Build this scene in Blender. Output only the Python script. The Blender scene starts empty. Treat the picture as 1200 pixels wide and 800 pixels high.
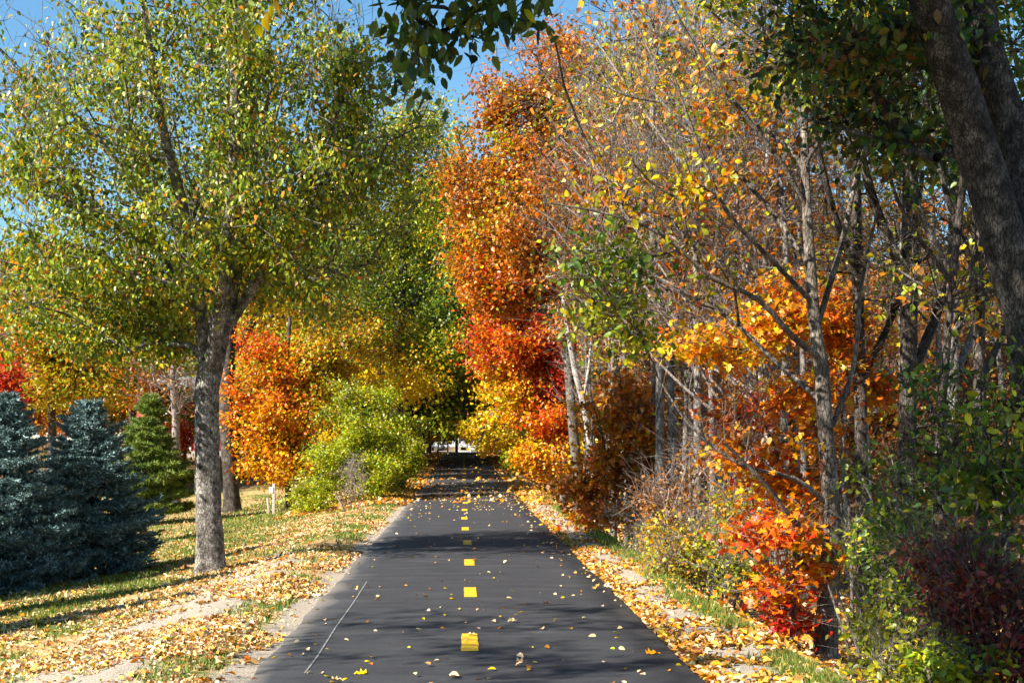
import bpy, math
import numpy as np

# ------------------------------------------------------------------ camera, world, sun, exposure
scene = bpy.context.scene
COL = scene.collection
CAMZ, FPX, VX, VY = 1.56, 1600.0, 543.0, 522.0      # eye height, focal length (px), vanishing point (px)

cam_d = bpy.data.cameras.new("camera")
cam = bpy.data.objects.new("camera", cam_d)
COL.objects.link(cam)
cam.location = (0, 0, CAMZ)
cam.rotation_euler = (math.pi / 2, 0, 0)
cam_d.sensor_width = 36
cam_d.lens = 48
cam_d.shift_x = (600 - VX) / 1200
cam_d.shift_y = (VY - 400) / 1200
cam_d.clip_start = 0.05
cam_d.clip_end = 3000
scene.camera = cam

SUN_ELEV = math.radians(37)
SUN_PHI = math.radians(61)       # swing of the sun from straight behind the camera towards the left
sun_vec = np.array([-math.sin(SUN_PHI) * math.cos(SUN_ELEV), -math.cos(SUN_PHI) * math.cos(SUN_ELEV), math.sin(SUN_ELEV)])

world = bpy.data.worlds.new("World")
scene.world = world
world.use_nodes = True
wn = world.node_tree
bg = wn.nodes["Background"]
sky = wn.nodes.new("ShaderNodeTexSky")
sky.sky_type = 'NISHITA'
sky.sun_disc = False
sky.sun_elevation = SUN_ELEV
sky.sun_rotation = math.atan2(sun_vec[0], sun_vec[1])
sky.air_density = 1.0
sky.dust_density = 0.0
sky.ozone_density = 5.0
hs = wn.nodes.new("ShaderNodeHueSaturation")
hs.inputs["Saturation"].default_value = 1.08
hs.inputs["Hue"].default_value = .487
wn.links.new(sky.outputs[0], hs.inputs["Color"])
wn.links.new(hs.outputs[0], bg.inputs[0])
bg.inputs[1].default_value = 0.072

sun_d = bpy.data.lights.new("sun", 'SUN')
sun_d.energy = 5.0
sun_d.angle = math.radians(0.5)
sun_d.color = (1.0, 0.94, 0.84)
sun = bpy.data.objects.new("sun", sun_d)
COL.objects.link(sun)
from mathutils import Vector
sun.rotation_euler = Vector(sun_vec).to_track_quat('Z', 'Y').to_euler()
sun.location = (-20, -10, 30)

scene.view_settings.view_transform = 'Standard'
scene.view_settings.look = 'None'
scene.view_settings.exposure = 1.5
scene.view_settings.gamma = 1.0
scene.render.engine = 'CYCLES'
scene.cycles.max_bounces = 6
scene.cycles.diffuse_bounces = 2
scene.cycles.transmission_bounces = 3
scene.cycles.use_denoising = True

# ------------------------------------------------------------------ helpers
def lattice(seed, n=64):
    return np.random.default_rng(seed).random((n, n))
_L = [lattice(s) for s in range(8)]
def vnoise(x, y, s=1.0, k=0):
    """smooth value noise 0..1"""
    x = np.asarray(x, float) / s + 1000.0
    y = np.asarray(y, float) / s + 1000.0
    xi, yi = np.floor(x).astype(int), np.floor(y).astype(int)
    fx, fy = x - xi, y - yi
    fx, fy = fx * fx * (3 - 2 * fx), fy * fy * (3 - 2 * fy)
    g = _L[k % 8]
    a, b = g[xi % 64, yi % 64], g[(xi + 1) % 64, yi % 64]
    c, d = g[xi % 64, (yi + 1) % 64], g[(xi + 1) % 64, (yi + 1) % 64]
    return (a * (1 - fx) + b * fx) * (1 - fy) + (c * (1 - fx) + d * fx) * fy
def fbm(x, y, s=1.0, k=0, o=3):
    t, a, n = 0, 1, 0
    for i in range(o):
        t = t + a * vnoise(x, y, s / 2 ** i, k + i); n += a; a *= .55
    return t / n
def sstep(a, b, x):
    t = np.clip((np.asarray(x, float) - a) / (b - a), 0, 1)
    return t * t * (3 - 2 * t)

PL, PR, PC = -1.45, 1.60, 0.05        # path edges and centre line
def path_z(y):
    return 1.0 * sstep(28, 125, y)
def gz(x, y):
    """height of the ground"""
    x = np.asarray(x, float); y = np.asarray(y, float)
    base = path_z(y)
    l = np.clip(-x - 2.4, 0, None)
    fall_l = -1.15 * (1 - np.exp(-l * 0.17 / 1.15 * 1.25))
    bank = 1.5 * sstep(54, 70, y) * sstep(4, 9, -x)
    r = np.clip(x - 2.45, 0, None)
    fall_r = -0.95 * (1 - np.exp(-r * 0.75))
    sw = sstep(60, 110, y) * 0.6
    n = 0.06 * (fbm(x, y, 2.0, 1) - .5) + 0.03 * (fbm(x, y, .5, 3) - .5)
    off = sstep(0.0, 0.5, np.maximum(x - PR, PL - x))
    return base + (fall_l + fall_r) * (1 - sw) + bank * 1.0 + n * off - 0.035 * (1 - off) - 0.012
def P(px, py, D):
    return np.array([(px - VX) / FPX * D, D, CAMZ - (py - VY) / FPX * D])
def gpt(px, D, dz=0.0):
    x = (px - VX) / FPX * D
    return np.array([x, D, float(gz(x, D)) + dz])

def new_mesh(name, verts, tris=None, quads=None, tint=None, smooth=False, mat=None):
    me = bpy.data.meshes.new(name)
    verts = np.asarray(verts, np.float32)
    nt = 0 if tris is None else len(tris)
    nq = 0 if quads is None else len(quads)
    me.vertices.add(len(verts)); me.vertices.foreach_set("co", verts.ravel())
    me.loops.add(nt * 3 + nq * 4)
    idx = []
    if nt: idx.append(np.asarray(tris, np.int32).ravel())
    if nq: idx.append(np.asarray(quads, np.int32).ravel())
    me.loops.foreach_set("vertex_index", np.concatenate(idx))
    me.polygons.add(nt + nq)
    starts = np.concatenate([np.arange(nt) * 3, nt * 3 + np.arange(nq) * 4]).astype(np.int32)
    me.polygons.foreach_set("loop_start", starts)
    if smooth: me.polygons.foreach_set("use_smooth", np.ones(nt + nq, bool))
    if tint is not None:
        at = me.color_attributes.new("tint", 'FLOAT_COLOR', 'POINT')
        t = np.ones((len(verts), 4), np.float32); t[:, :3] = tint
        at.data.foreach_set("color", t.ravel())
    me.update(calc_edges=True)
    if mat: me.materials.append(mat)
    return me
def link(name, me, parent=None):
    o = bpy.data.objects.new(name, me); COL.objects.link(o)
    if parent: o.parent = parent
    return o
def thing(name, label, cat, loc=(0, 0, 0), group=None):
    o = bpy.data.objects.new(name, None); COL.objects.link(o)
    o.empty_display_size = .3
    o.location = [float(v) for v in loc]; o["label"] = label; o["category"] = cat
    if group: o["group"] = group
    return o
def tag(o, label, cat, group=None, kind=None):
    o["label"] = label; o["category"] = cat
    if group: o["group"] = group
    if kind: o["kind"] = kind
    return o
def copy_thing(root, loc, rz, sc=(1, 1, 1), label=None, group=None):
    r = root.copy(); COL.objects.link(r)
    r.location = [float(v) for v in loc]; r.rotation_euler = (0, 0, rz); r.scale = sc
    if label: r["label"] = label
    if group: r["group"] = group
    for ch in list(root.children):
        c = ch.copy(); COL.objects.link(c); c.parent = r
        for g in ch.children:
            d = g.copy(); COL.objects.link(d); d.parent = c
    return r

# ------------------------------------------------------------------ materials
def nt_new(name):
    m = bpy.data.materials.new(name); m.use_nodes = True
    t = m.node_tree
    return m, t, t.nodes["Principled BSDF"], t.nodes["Material Output"]
def N(t, typ, **kw):
    n = t.nodes.new(typ)
    for k, v in kw.items():
        if k.startswith("i_"): n.inputs[int(k[2:])].default_value = v
        else: setattr(n, k, v)
    return n
def ramp(t, fac, stops):
    r = t.nodes.new("ShaderNodeValToRGB")
    e = r.color_ramp.elements
    while len(e) < len(stops): e.new(0.5)
    for i, (p, c) in enumerate(stops):
        e[i].position = p; e[i].color = (c[0], c[1], c[2], 1)
    t.links.new(fac, r.inputs[0])
    return r

def leaf_material(name, trans=0.40, rough=0.42, spec=0.5):
    m, t, b, out = nt_new(name)
    a = N(t, "ShaderNodeAttribute", attribute_name="tint")
    nz = N(t, "ShaderNodeTexNoise"); nz.inputs["Scale"].default_value = 40
    geo = N(t, "ShaderNodeNewGeometry")
    t.links.new(geo.outputs["Position"], nz.inputs["Vector"])
    mr = N(t, "ShaderNodeMapRange"); mr.inputs[3].default_value = .72; mr.inputs[4].default_value = 1.25
    t.links.new(nz.outputs[0], mr.inputs[0])
    mx = N(t, "ShaderNodeVectorMath", operation='SCALE')
    t.links.new(a.outputs["Color"], mx.inputs[0]); t.links.new(mr.outputs[0], mx.inputs["Scale"])
    t.links.new(mx.outputs[0], b.inputs["Base Color"])
    b.inputs["Roughness"].default_value = rough
    b.inputs["Specular IOR Level"].default_value = spec
    tr = N(t, "ShaderNodeBsdfTranslucent")
    t.links.new(mx.outputs[0], tr.inputs[0])
    ms = N(t, "ShaderNodeMixShader"); ms.inputs[0].default_value = trans
    t.links.new(b.outputs[0], ms.inputs[1]); t.links.new(tr.outputs[0], ms.inputs[2])
    t.links.new(ms.outputs[0], out.inputs[0])
    return m
def bark_material(name, dark, mid, light, scale=9.0, bump=0.6, patch=.5):
    m, t, b, out = nt_new(name)
    geo = N(t, "ShaderNodeTexCoord")
    mp = N(t, "ShaderNodeMapping"); mp.inputs["Scale"].default_value = (1, 1, .28)
    t.links.new(geo.outputs["Object"], mp.inputs[0])
    v = N(t, "ShaderNodeTexVoronoi", feature='DISTANCE_TO_EDGE'); v.inputs["Scale"].default_value = scale * 3
    wob = N(t, "ShaderNodeTexNoise"); wob.inputs["Scale"].default_value = scale * 2; wob.inputs["Detail"].default_value = 4
    t.links.new(mp.outputs[0], wob.inputs["Vector"])
    add = N(t, "ShaderNodeVectorMath", operation='MULTIPLY_ADD'); add.inputs[1].default_value = (.06,) * 3
    t.links.new(wob.outputs["Color"], add.inputs[0]); t.links.new(mp.outputs[0], add.inputs[2])
    t.links.new(add.outputs[0], v.inputs["Vector"])
    n1 = N(t, "ShaderNodeTexNoise"); n1.inputs["Scale"].default_value = scale * .55; n1.inputs["Detail"].default_value = 6; n1.inputs["Roughness"].default_value = .7
    t.links.new(geo.outputs["Object"], n1.inputs["Vector"])
    r1 = ramp(t, n1.outputs[0], [(.34, dark), (.5, mid), (.5 + .3 * patch, light)])
    crack = N(t, "ShaderNodeMapRange"); crack.inputs[1].default_value = 0.0; crack.inputs[2].default_value = .12
    crack.inputs[3].default_value = .35; crack.inputs[4].default_value = 1.0
    t.links.new(v.outputs["Distance"], crack.inputs[0])
    mul = N(t, "ShaderNodeVectorMath", operation='SCALE')
    t.links.new(r1.outputs[0], mul.inputs[0]); t.links.new(crack.outputs[0], mul.inputs["Scale"])
    t.links.new(mul.outputs[0], b.inputs["Base Color"])
    b.inputs["Roughness"].default_value = .9
    b.inputs["Specular IOR Level"].default_value = .2
    sm = N(t, "ShaderNodeMath", operation='ADD')
    t.links.new(crack.outputs[0], sm.inputs[0]); t.links.new(n1.outputs[0], sm.inputs[1])
    bp = N(t, "ShaderNodeBump"); bp.inputs["Strength"].default_value = bump; bp.inputs["Distance"].default_value = .02
    t.links.new(sm.outputs[0], bp.inputs["Height"]); t.links.new(bp.outputs[0], b.inputs["Normal"])
    return m
def plain(name, col, rough=.6, noise=.15, scale=12, metallic=0):
    m, t, b, out = nt_new(name)
    n1 = N(t, "ShaderNodeTexNoise"); n1.inputs["Scale"].default_value = scale; n1.inputs["Detail"].default_value = 5
    tc = N(t, "ShaderNodeTexCoord"); t.links.new(tc.outputs["Object"], n1.inputs["Vector"])
    r = ramp(t, n1.outputs[0], [(.3, [c * (1 - noise) for c in col]), (.7, [min(1, c * (1 + noise)) for c in col])])
    t.links.new(r.outputs[0], b.inputs["Base Color"])
    b.inputs["Roughness"].default_value = rough; b.inputs["Metallic"].default_value = metallic
    return m

M_LEAF = leaf_material("leaf")
M_DRY = leaf_material("dry_leaf", .12, .75, .15)
M_GRASS = leaf_material("grass_blade", .25, .6, .2)
M_NEEDLE = leaf_material("needle", .1, .6, .3)
M_BARK_BIG = bark_material("bark_grey_plated", (.06, .048, .038), (.24, .21, .18), (.52, .48, .42), 15, 1.0)
M_BARK_GREY = bark_material("bark_pale_grey", (.07, .06, .05), (.19, .165, .145), (.38, .345, .30), 10, .6)
M_BARK_DARK = bark_material("bark_dark", (.03, .024, .02), (.075, .06, .05), (.17, .145, .12), 10, .8)
M_BARK_MID = bark_material("bark_brown_grey", (.07, .055, .045), (.16, .13, .105), (.30, .26, .21), 9, .7)
M_BARK_FORK = bark_material("bark_fine_ridged", (.02, .017, .014), (.055, .046, .039), (.14, .12, .10), 15, .8)
M_BIRCH = bark_material("bark_white", (.25, .22, .18), (.42, .39, .34), (.6, .57, .5), 10, .4)
M_TWIG = bark_material("twig_pinkish_grey", (.12, .09, .08), (.28, .22, .195), (.44, .37, .33), 10, .3)

# ------------------------------------------------------------------ leaf palettes (linear base colours)
G1 = (.12, .175, .025); G2 = (.065, .115, .018); G3 = (.23, .27, .035); YG = (.40, .38, .045)
Y1 = (.62, .42, .03); Y2 = (.72, .52, .05); O1 = (.68, .25, .02); O2 = (.62, .16, .015)
R1 = (.50, .055, .012); R2 = (.33, .025, .012); B1 = (.28, .12, .035); B2 = (.40, .22, .08); T1 = (.62, .46, .27)
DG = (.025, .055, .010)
PAL = {
 'pear':   [(G1, 4), (G2, 2), (G3, 5), ((.30, .36, .06), 4), (YG, 3), (Y1, 1.3), (O1, .5), (B2, .9)],
 'green':  [(G1, 4), (G2, 4), (G3, 3), (YG, 1)],
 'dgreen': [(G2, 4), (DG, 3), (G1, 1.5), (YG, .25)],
 'dusk':   [(DG, 4), (G2, 3), ((.16, .14, .02), 2), ((.12, .06, .02), 2), (G1, .6)],  # leaf tones darkened to put the right canopy's shade into colour
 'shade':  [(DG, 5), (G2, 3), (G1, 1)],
 'ygreen': [(G3, 4), (YG, 4), (G1, 3), (Y1, .7)],
 'lime':   [(G3, 3), ((.34, .40, .04), 5), (YG, 3), (Y2, .6)],
 'olive':  [(YG, 4), (G3, 2), ((.42, .25, .03), 4), (O1, 1.2), (B1, 1)],
 'gold':   [(Y1, 4), (Y2, 4), (O1, 1.2), (YG, 1)],
 'orange': [(O1, 5), (O2, 3), (Y1, 2), (R1, .5)],
 'borange':[(O1, 4), (Y1, 4), (O2, 1.5), (Y2, 1)],
 'redor':  [(O2, 4), (R1, 3), (O1, 3), (Y1, .6)],
 'red':    [(R1, 5), (R2, 2.5), (O2, 2)],
 'rust':   [(O2, 2.5), (B1, 4), (O1, 2), ((.42, .17, .03), 4), (YG, .5)],
 'brown':  [(B1, 4), (B2, 2), ((.2, .10, .04), 3), (O1, .5)],
 'purple': [((.17, .03, .035), 5), ((.28, .07, .05), 3), (B1, 1.5)],
 'mixed':  [(G3, 3), (YG, 3), (Y1, 2.5), (O1, 2), (B2, 1.5), (G1, 1.5)],
 'auburn': [(O1, 4), (Y1, 4), (O2, 2), (G3, 2.5), (YG, 3), (B1, 1), (G1, 1)],
 'fallen': [(T1, 6), ((.60, .44, .26), 4), ((.50, .27, .10), 4), ((.62, .42, .10), 1.6), (O1, 1.2), (B1, 2), (B2, 3), ((.68, .56, .38), 3)],
 'fallen_r': [(T1, 5), ((.50, .25, .07), 4), (O1, 2.5), (B1, 3.5), (B2, 3), ((.60, .36, .07), 2)],
 'fallen_p': [(T1, 4), ((.62, .44, .26), 4), (Y1, 2.6), (B2, 2), (B1, 1.4), (O1, 1.2), (YG, .6)],
 'grass':  [((.11, .17, .03), 4), ((.07, .12, .02), 2.5), ((.22, .24, .06), 3), ((.40, .34, .14), 1.6)],
 'straw':  [((.42, .34, .16), 4), ((.30, .24, .10), 3), ((.16, .2, .05), 2)],
}
def pal_pick(rng, name, n):
    p = PAL[name]
    c = np.array([q[0] for q in p]); w = np.array([q[1] for q in p], float); w /= w.sum()
    col = c[rng.choice(len(p), n, p=w)]
    j = rng.normal(1, .16, (n, 1)).clip(.6, 1.5); h = rng.normal(1, .08, (n, 3)).clip(.75, 1.3)
    out = col * j * h
    g = out.mean(1, keepdims=True)
    return np.clip(g + (out - g) * 1.15, .004, .88)

# ------------------------------------------------------------------ leaf shapes : (along, side, lift)
LEAF4 = (np.array([(0, 0, 0), (.42, -.5, .12), (1, 0, -.06), (.42, .5, .12)]), np.array([(0, 1, 2), (0, 2, 3)]))
LEAF6 = (np.array([(0, 0, 0), (.25, -.42, .1), (.62, -.38, .08), (1, 0, -.14), (.62, .38, .08), (.25, .42, .1)]),
         np.array([(0, 1, 2), (0, 2, 3), (0, 3, 4), (0, 4, 5)]))
_mp = [(.0, 0), (.02, -.42), (.27, -.26), (.42, -.62), (.52, -.22), (.72, -.27), (1, 0), (.72, .27), (.52, .22), (.42, .62), (.27, .26), (.02, .42)]
MAPLE = (np.array([(.32, 0, -.05)] + [(a, s, .10 * abs(s) + (.06 if i % 2 else -.03)) for i, (a, s) in enumerate(_mp)]),
         np.array([(0, 1 + i, 1 + (i + 1) % 12) for i in range(12)]))
_ov = [(.0, 0), (.2, -.3), (.5, -.36), (.8, -.2), (1, 0), (.8, .2), (.5, .36), (.2, .3)]
OVAL = (np.array([(.5, 0, -.08)] + [(a, s, .12 * abs(s)) for a, s in _ov]), np.array([(0, 1 + i, 1 + (i + 1) % 8) for i in range(8)]))

def leaves_mesh(name, rng, pos, col, L, W, shape=LEAF4, droop=.0, flat=.4, mat=None, curl=1.0, axis=None):
    """one mesh of many separate leaf blades"""
    n = len(pos)
    if axis is None:
        a = rng.normal(0, 1, (n, 3)); a[:, 2] -= droop * 1.6
    else:
        a = axis + rng.normal(0, .25, (n, 3))
    a /= np.linalg.norm(a, axis=1, keepdims=True) + 1e-9
    nn = rng.normal(0, 1, (n, 3)); nn[:, 2] += flat * 3; nn += flat * 1.2 * sun_vec
    s = np.cross(nn, a); s /= np.linalg.norm(s, axis=1, keepdims=True) + 1e-9
    w = np.cross(a, s)
    sc = rng.normal(1, .22, (n, 1)).clip(.5, 1.6)
    V, T = shape
    k = len(V)
    v = pos[:, None, :] + a[:, None, :] * (V[:, 0][None, :, None] * L * sc[:, None, :]) \
        + s[:, None, :] * (V[:, 1][None, :, None] * W * sc[:, None, :]) \
        + w[:, None, :] * (V[:, 2][None, :, None] * W * curl * sc[:, None, :])
    t = (T[None, :, :] + (np.arange(n) * k)[:, None, None]).reshape(-1, 3)
    c = np.repeat(col, k, axis=0)
    return new_mesh(name, v.reshape(-1, 3), tris=t, tint=c, mat=mat)

# ------------------------------------------------------------------ tree growth
def resample(pts, rad, ds):
    pts = np.asarray(pts, float); rad = np.asarray(rad, float)
    # Catmull-Rom through the points
    out, rr = [], []
    n = len(pts)
    for i in range(n - 1):
        p0 = pts[max(i - 1, 0)]; p1 = pts[i]; p2 = pts[i + 1]; p3 = pts[min(i + 2, n - 1)]
        k = max(1, int(np.linalg.norm(p2 - p1) / ds))
        for j in range(k):
            t = j / k
            out.append(.5 * ((2 * p1) + (-p0 + p2) * t + (2 * p0 - 5 * p1 + 4 * p2 - p3) * t * t + (-p0 + 3 * p1 - 3 * p2 + p3) * t ** 3))
            rr.append(rad[i] * (1 - t) + rad[i + 1] * t)
    out.append(pts[-1]); rr.append(rad[-1])
    return np.array(out), np.array(rr)

def ring_basis(d):
    ref = np.where(np.abs(d[:, 0:1]) > .9, np.array([[0, 0, 1.0]]), np.array([[1.0, .0, .0]]))
    u = np.cross(d, ref); u /= np.linalg.norm(u, axis=1, keepdims=True) + 1e-9
    return u, np.cross(d, u)

def stem_geo(pts, rad, rng, k=14, rough=.06, flare=0.0):
    n = len(pts)
    d = np.gradient(pts, axis=0); d /= np.linalg.norm(d, axis=1, keepdims=True) + 1e-9
    u, v = ring_basis(d)
    ang = np.linspace(0, 2 * np.pi, k, endpoint=False)
    z = np.arange(n)[:, None]
    ph = rng.random(6) * 6.28
    bump = 1 + rough * (np.sin(ang * 3 + ph[0] + z * .11) + .6 * np.sin(ang * 5 + ph[1] - z * .17) + .5 * np.sin(ang * 2 + z * .23 + ph[2])) \
        + rough * .5 * rng.normal(0, 1, (n, k))
    h = (pts[:, 2] - pts[0, 2])[:, None]
    if flare: bump = bump + flare * np.exp(-h / .28) * (1 + .45 * np.sin(ang * 4 + ph[3]) + .25 * np.sin(ang * 7 + ph[4]))
    R = rad[:, None] * bump
    V = pts[:, None] + u[:, None] * (np.cos(ang) * R)[..., None] + v[:, None] * (np.sin(ang) * R)[..., None]
    i = (np.arange(n - 1) * k)[:, None]; j = np.arange(k); jn = (j + 1) % k
    Q = np.stack([i + j, i + jn, i + k + jn, i + k + j], -1).reshape(-1, 4)
    return V.reshape(-1, 3), Q

def tube_geo(p0, p1, r0, r1, d0, d1, k):
    n = len(p0)
    ang = np.linspace(0, 2 * np.pi, k, endpoint=False)
    vs = []
    for p, r, d in ((p0, r0, d0), (p1, r1, d1)):
        u, v = ring_basis(d)
        vs.append(p[:, None] + r[:, None, None] * (u[:, None] * np.cos(ang)[None, :, None] + v[:, None] * np.sin(ang)[None, :, None]))
    V = np.concatenate(vs, 1).reshape(-1, 3)
    i = (np.arange(n) * 2 * k)[:, None]; j = np.arange(k); jn = (j + 1) % k
    Q = np.stack([i + j, i + jn, i + k + jn, i + k + j], -1).reshape(-1, 4)
    return V, Q

def tree(name, label, cat, base, stems, blobs, seed, bark, leafL=.08, leafW=.05, shape=LEAF4, sigma=.18, droop=.3, flat=.25,
         twigs=0, twig_len=.45, r_tip=.006, kpath=.25, step=.28, group=None, flare=.35, leafmat=None, asc=.5, crown_name='crown',
         trunk_name='trunk', rough=.05, min_r=.0, rexp=.47, base_nodes=True, k_stem=12, jit=.035, twig_up=.4):
    """stems: [(points, radii)], blobs: [(px,py,D, rx_px,ry_px,r_depth_m, tips, leaves_per_tip, palette)]"""
    rng = np.random.default_rng(seed)
    base = np.asarray(base, float)
    pos, par, plen, srad, pal = [], [], [], [], []
    geoV, geoQ, off = [], [], 0
    for si, (pts, rad) in enumerate(stems):
        pts, rad = resample(pts, rad, .14)
        V, Q = stem_geo(pts, rad, rng, k_stem if rad[0] > .04 else 7, rough, flare if si == 0 else 0)
        geoV.append(V); geoQ.append(Q + off); off += len(V)
        prev = -1; L = 0
        if pos:
            dd = np.linalg.norm(np.array(pos) - pts[0], axis=1); prev = int(dd.argmin()); L = plen[prev]
        lo = .0 if base_nodes else .3
        for i in range(0, len(pts), 2):
            if pos and prev >= 0: L += np.linalg.norm(pts[i] - pos[prev]) if i else 0
            pos.append(pts[i]); par.append(prev); plen.append(L); srad.append(rad[i]); pal.append(0)
            prev = len(pos) - 1
    nst = len(pos)
    att, apal, anl = [], [], []
    for bi, (px, py, D, rx, ry, rd, nt_, nl, pl) in enumerate(blobs):
        c = P(px, py, D)
        ns = max(3, nt_ // 6)
        sc_ = rng.normal(0, 1, (ns, 3)); sc_ /= np.linalg.norm(sc_, axis=1, keepdims=True)
        sc_ *= rng.random((ns, 1)) ** (1 / 2.4) * 1.05
        q = rng.normal(0, 1, (nt_, 3)); q /= np.linalg.norm(q, axis=1, keepdims=True)
        q *= rng.random((nt_, 1)) ** (1 / 2.2)
        which = rng.integers(0, ns, nt_)
        clumpy = rng.random((nt_, 1)) < .7
        q = np.where(clumpy, sc_[which] + q * .27, q)
        a = c + q * np.array([rx * D / FPX, rd, ry * D / FPX])
        att.append(a); apal += [pl] * nt_; anl += [nl] * nt_
    tips = []
    if att:
        att = np.concatenate(att)
        gzz = gz(att[:, 0], att[:, 1]) + .08
        att[:, 2] = np.maximum(att[:, 2], gzz + .1 * rng.random(len(att)))
        sp = np.array(pos)
        dist = np.min(np.linalg.norm(att[:, None] - sp[None], axis=2), axis=1)
        order = np.argsort(dist + rng.random(len(att)) * .3)
        cap = nst + len(att) * 60 + 1000
        A = np.zeros((cap, 3)); A[:nst] = pos; n = nst
        PLn = np.zeros(cap); PLn[:nst] = plen
        ok_first = np.array([p[2] > base[2] + .25 for p in pos]) if base_nodes else np.ones(nst, bool)
        pen = np.zeros(cap); pen[:nst] = np.where(ok_first, 0, 3.0)
        for ai in order:
            a = att[ai]
            dv = a - A[:n]; d = np.linalg.norm(dv, axis=1)
            cost = d + kpath * PLn[:n] + asc * np.clip(-dv[:, 2], 0, None) + pen[:n]
            b = int(cost.argmin()); d = d[b]
            k = max(1, int(d / step)); p0 = A[b].copy()
            gd = p0 - A[par[b]] if par[b] >= 0 else np.array([0, 0, 1.0])
            gd = gd / (np.linalg.norm(gd) + 1e-9)
            c1 = p0 + (gd * .5 + (a - p0) / (d + 1e-9) * .6 + np.array([0, 0, .25])) * d * .42
            prev = b
            for j in range(1, k + 1):
                t = j / k
                p = (1 - t) ** 2 * p0 + 2 * t * (1 - t) * c1 + t * t * a
                if j < k: p = p + rng.normal(0, jit, 3) * min(1, d)
                A[n] = p; par.append(prev); PLn[n] = PLn[prev] + np.linalg.norm(p - A[prev]); srad.append(0); pal.append(apal[ai])
                prev = n; n += 1
                if n >= cap - 2: break
            tips.append((prev, ai))
            if n >= cap - 70: break
        A = A[:n]; par_a = np.array(par)
        # extra side twigs
        cnt = np.zeros(n)
        for tp, _ in tips: cnt[tp] += 1
        for i in range(n - 1, nst - 1, -1): cnt[par_a[i]] += cnt[i]
        R = r_tip * np.maximum(cnt, 1) ** rexp
        R = np.maximum(R, min_r)
        mainchild = {}
        best = np.zeros(n)
        idx = np.arange(nst, n)
        for i in idx:
            p = par_a[i]
            if cnt[i] > best[p]: best[p] = cnt[i]; mainchild[p] = i
        dirs = np.zeros((n, 3))
        dirs[idx] = A[idx] - A[par_a[idx]]
        dirs[idx] /= np.linalg.norm(dirs[idx], axis=1, keepdims=True) + 1e-9
        for i in range(nst): dirs[i] = (0, 0, 1)
        pi = par_a[idx]
        ism = np.array([(p >= nst and mainchild.get(p) == i) for i, p in zip(idx, pi)])
        d0 = np.where(ism[:, None], dirs[pi], dirs[idx])
        sr = np.array(srad)
        r1 = R[idx]
        r0 = np.where(ism, R[pi], R[idx] * 1.15)
        att_stem = pi < nst
        r0 = np.where(att_stem, np.minimum(R[idx] * 1.5, np.maximum(sr[pi] * .9, .01)), r0)
        r1 = np.where(cnt[idx] <= 1, r1 * .8, r1)
        big = r1 > .02
        for msk, k in ((big, 8), (~big, 4)):
            if msk.any():
                V, Q = tube_geo(A[pi][msk], A[idx][msk], r0[msk], r1[msk], d0[msk], dirs[idx][msk], k)
                geoV.append(V); geoQ.append(Q + off); off += len(V)
        if twigs:
            cand = idx[cnt[idx] <= 4]
            ti = rng.choice(cand, min(len(cand) * 4, twigs), replace=True)
            dv = dirs[ti] * .8 + rng.normal(0, .55, (len(ti), 3)); dv[:, 2] += twig_up
            dv /= np.linalg.norm(dv, axis=1, keepdims=True)
            ln = twig_len * (.4 + rng.random((len(ti), 1)))
            m1 = A[ti] + dv * ln * .5 + rng.normal(0, .03, (len(ti), 3))
            e1 = m1 + (dv + rng.normal(0, .25, (len(ti), 3))) * ln * .5
            rt = np.full(len(ti), r_tip)
            for (a0, a1, ra, rb) in ((A[ti], m1, .75, .6), (m1, e1, .6, .25)):
                V, Q = tube_geo(a0, a1, rt * ra, rt * rb, dv, dv, 3)
                geoV.append(V); geoQ.append(Q + off); off += len(V)
    root = thing(name, label, cat, base, group)
    tm = new_mesh(trunk_name, np.concatenate(geoV) - base, quads=np.concatenate(geoQ), smooth=True, mat=bark)
    link(trunk_name, tm, root)
    # leaves: cluster near the tips and along the outer twigs
    lp, lc = [], []
    if len(tips):
        pal_of = np.array([apal[ai] for _, ai in tips], dtype=object)
        nl_of = np.array([anl[ai] for _, ai in tips])
        tipn = np.array([tp for tp, _ in tips])
        for pl in sorted(set(apal)):
            m = (pal_of == pl) & (nl_of > 0)
            if not m.any(): continue
            reps = rng.poisson(nl_of[m] * rng.gamma(2.0, .5, m.sum()))
            src = np.repeat(tipn[m], reps)
            if len(src) == 0: continue
            back = rng.integers(0, 4, len(src))
            for b in range(3):
                mv = back > b
                q = par_a[src[mv]]
                src[mv] = np.where(q >= nst, q, src[mv])
            p = A[src] + rng.normal(0, 1, (len(src), 3)) * sigma * np.array([1, 1, .7])
            p[:, 2] -= droop * sigma * .5
            lp.append(p)
            cc = pal_pick(rng, pl, len(src))
            tone = rng.normal(1, .13, n).clip(.65, 1.35)[src][:, None]
            lc.append(cc * tone)
    if lp:
        lp = np.concatenate(lp); lc = np.concatenate(lc)
        keep = lp[:, 2] > gz(lp[:, 0], lp[:, 1]) + .02
        lp, lc = lp[keep], lc[keep]
        lm = leaves_mesh(crown_name, rng, lp - base, lc, leafL, leafW, shape, droop, flat, leafmat or M_LEAF)
        link(crown_name, lm, root)
    return root

def S(D, *pts):
    """stem from photo pixels at depth D: (px, py, radius_px[, ddepth])"""
    P3, R = [], []
    for p in pts:
        d = D + (p[3] if len(p) > 3 else 0)
        P3.append(P(p[0], p[1], d)); R.append(p[2] * d / FPX)
    return (P3, R)
def SG(D, px, r, *pts):
    """stem rooted on the ground"""
    b = gpt(px, D, -.12)
    s = S(D, *pts)
    return ([b] + s[0], [r * D / FPX] + s[1])

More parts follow.
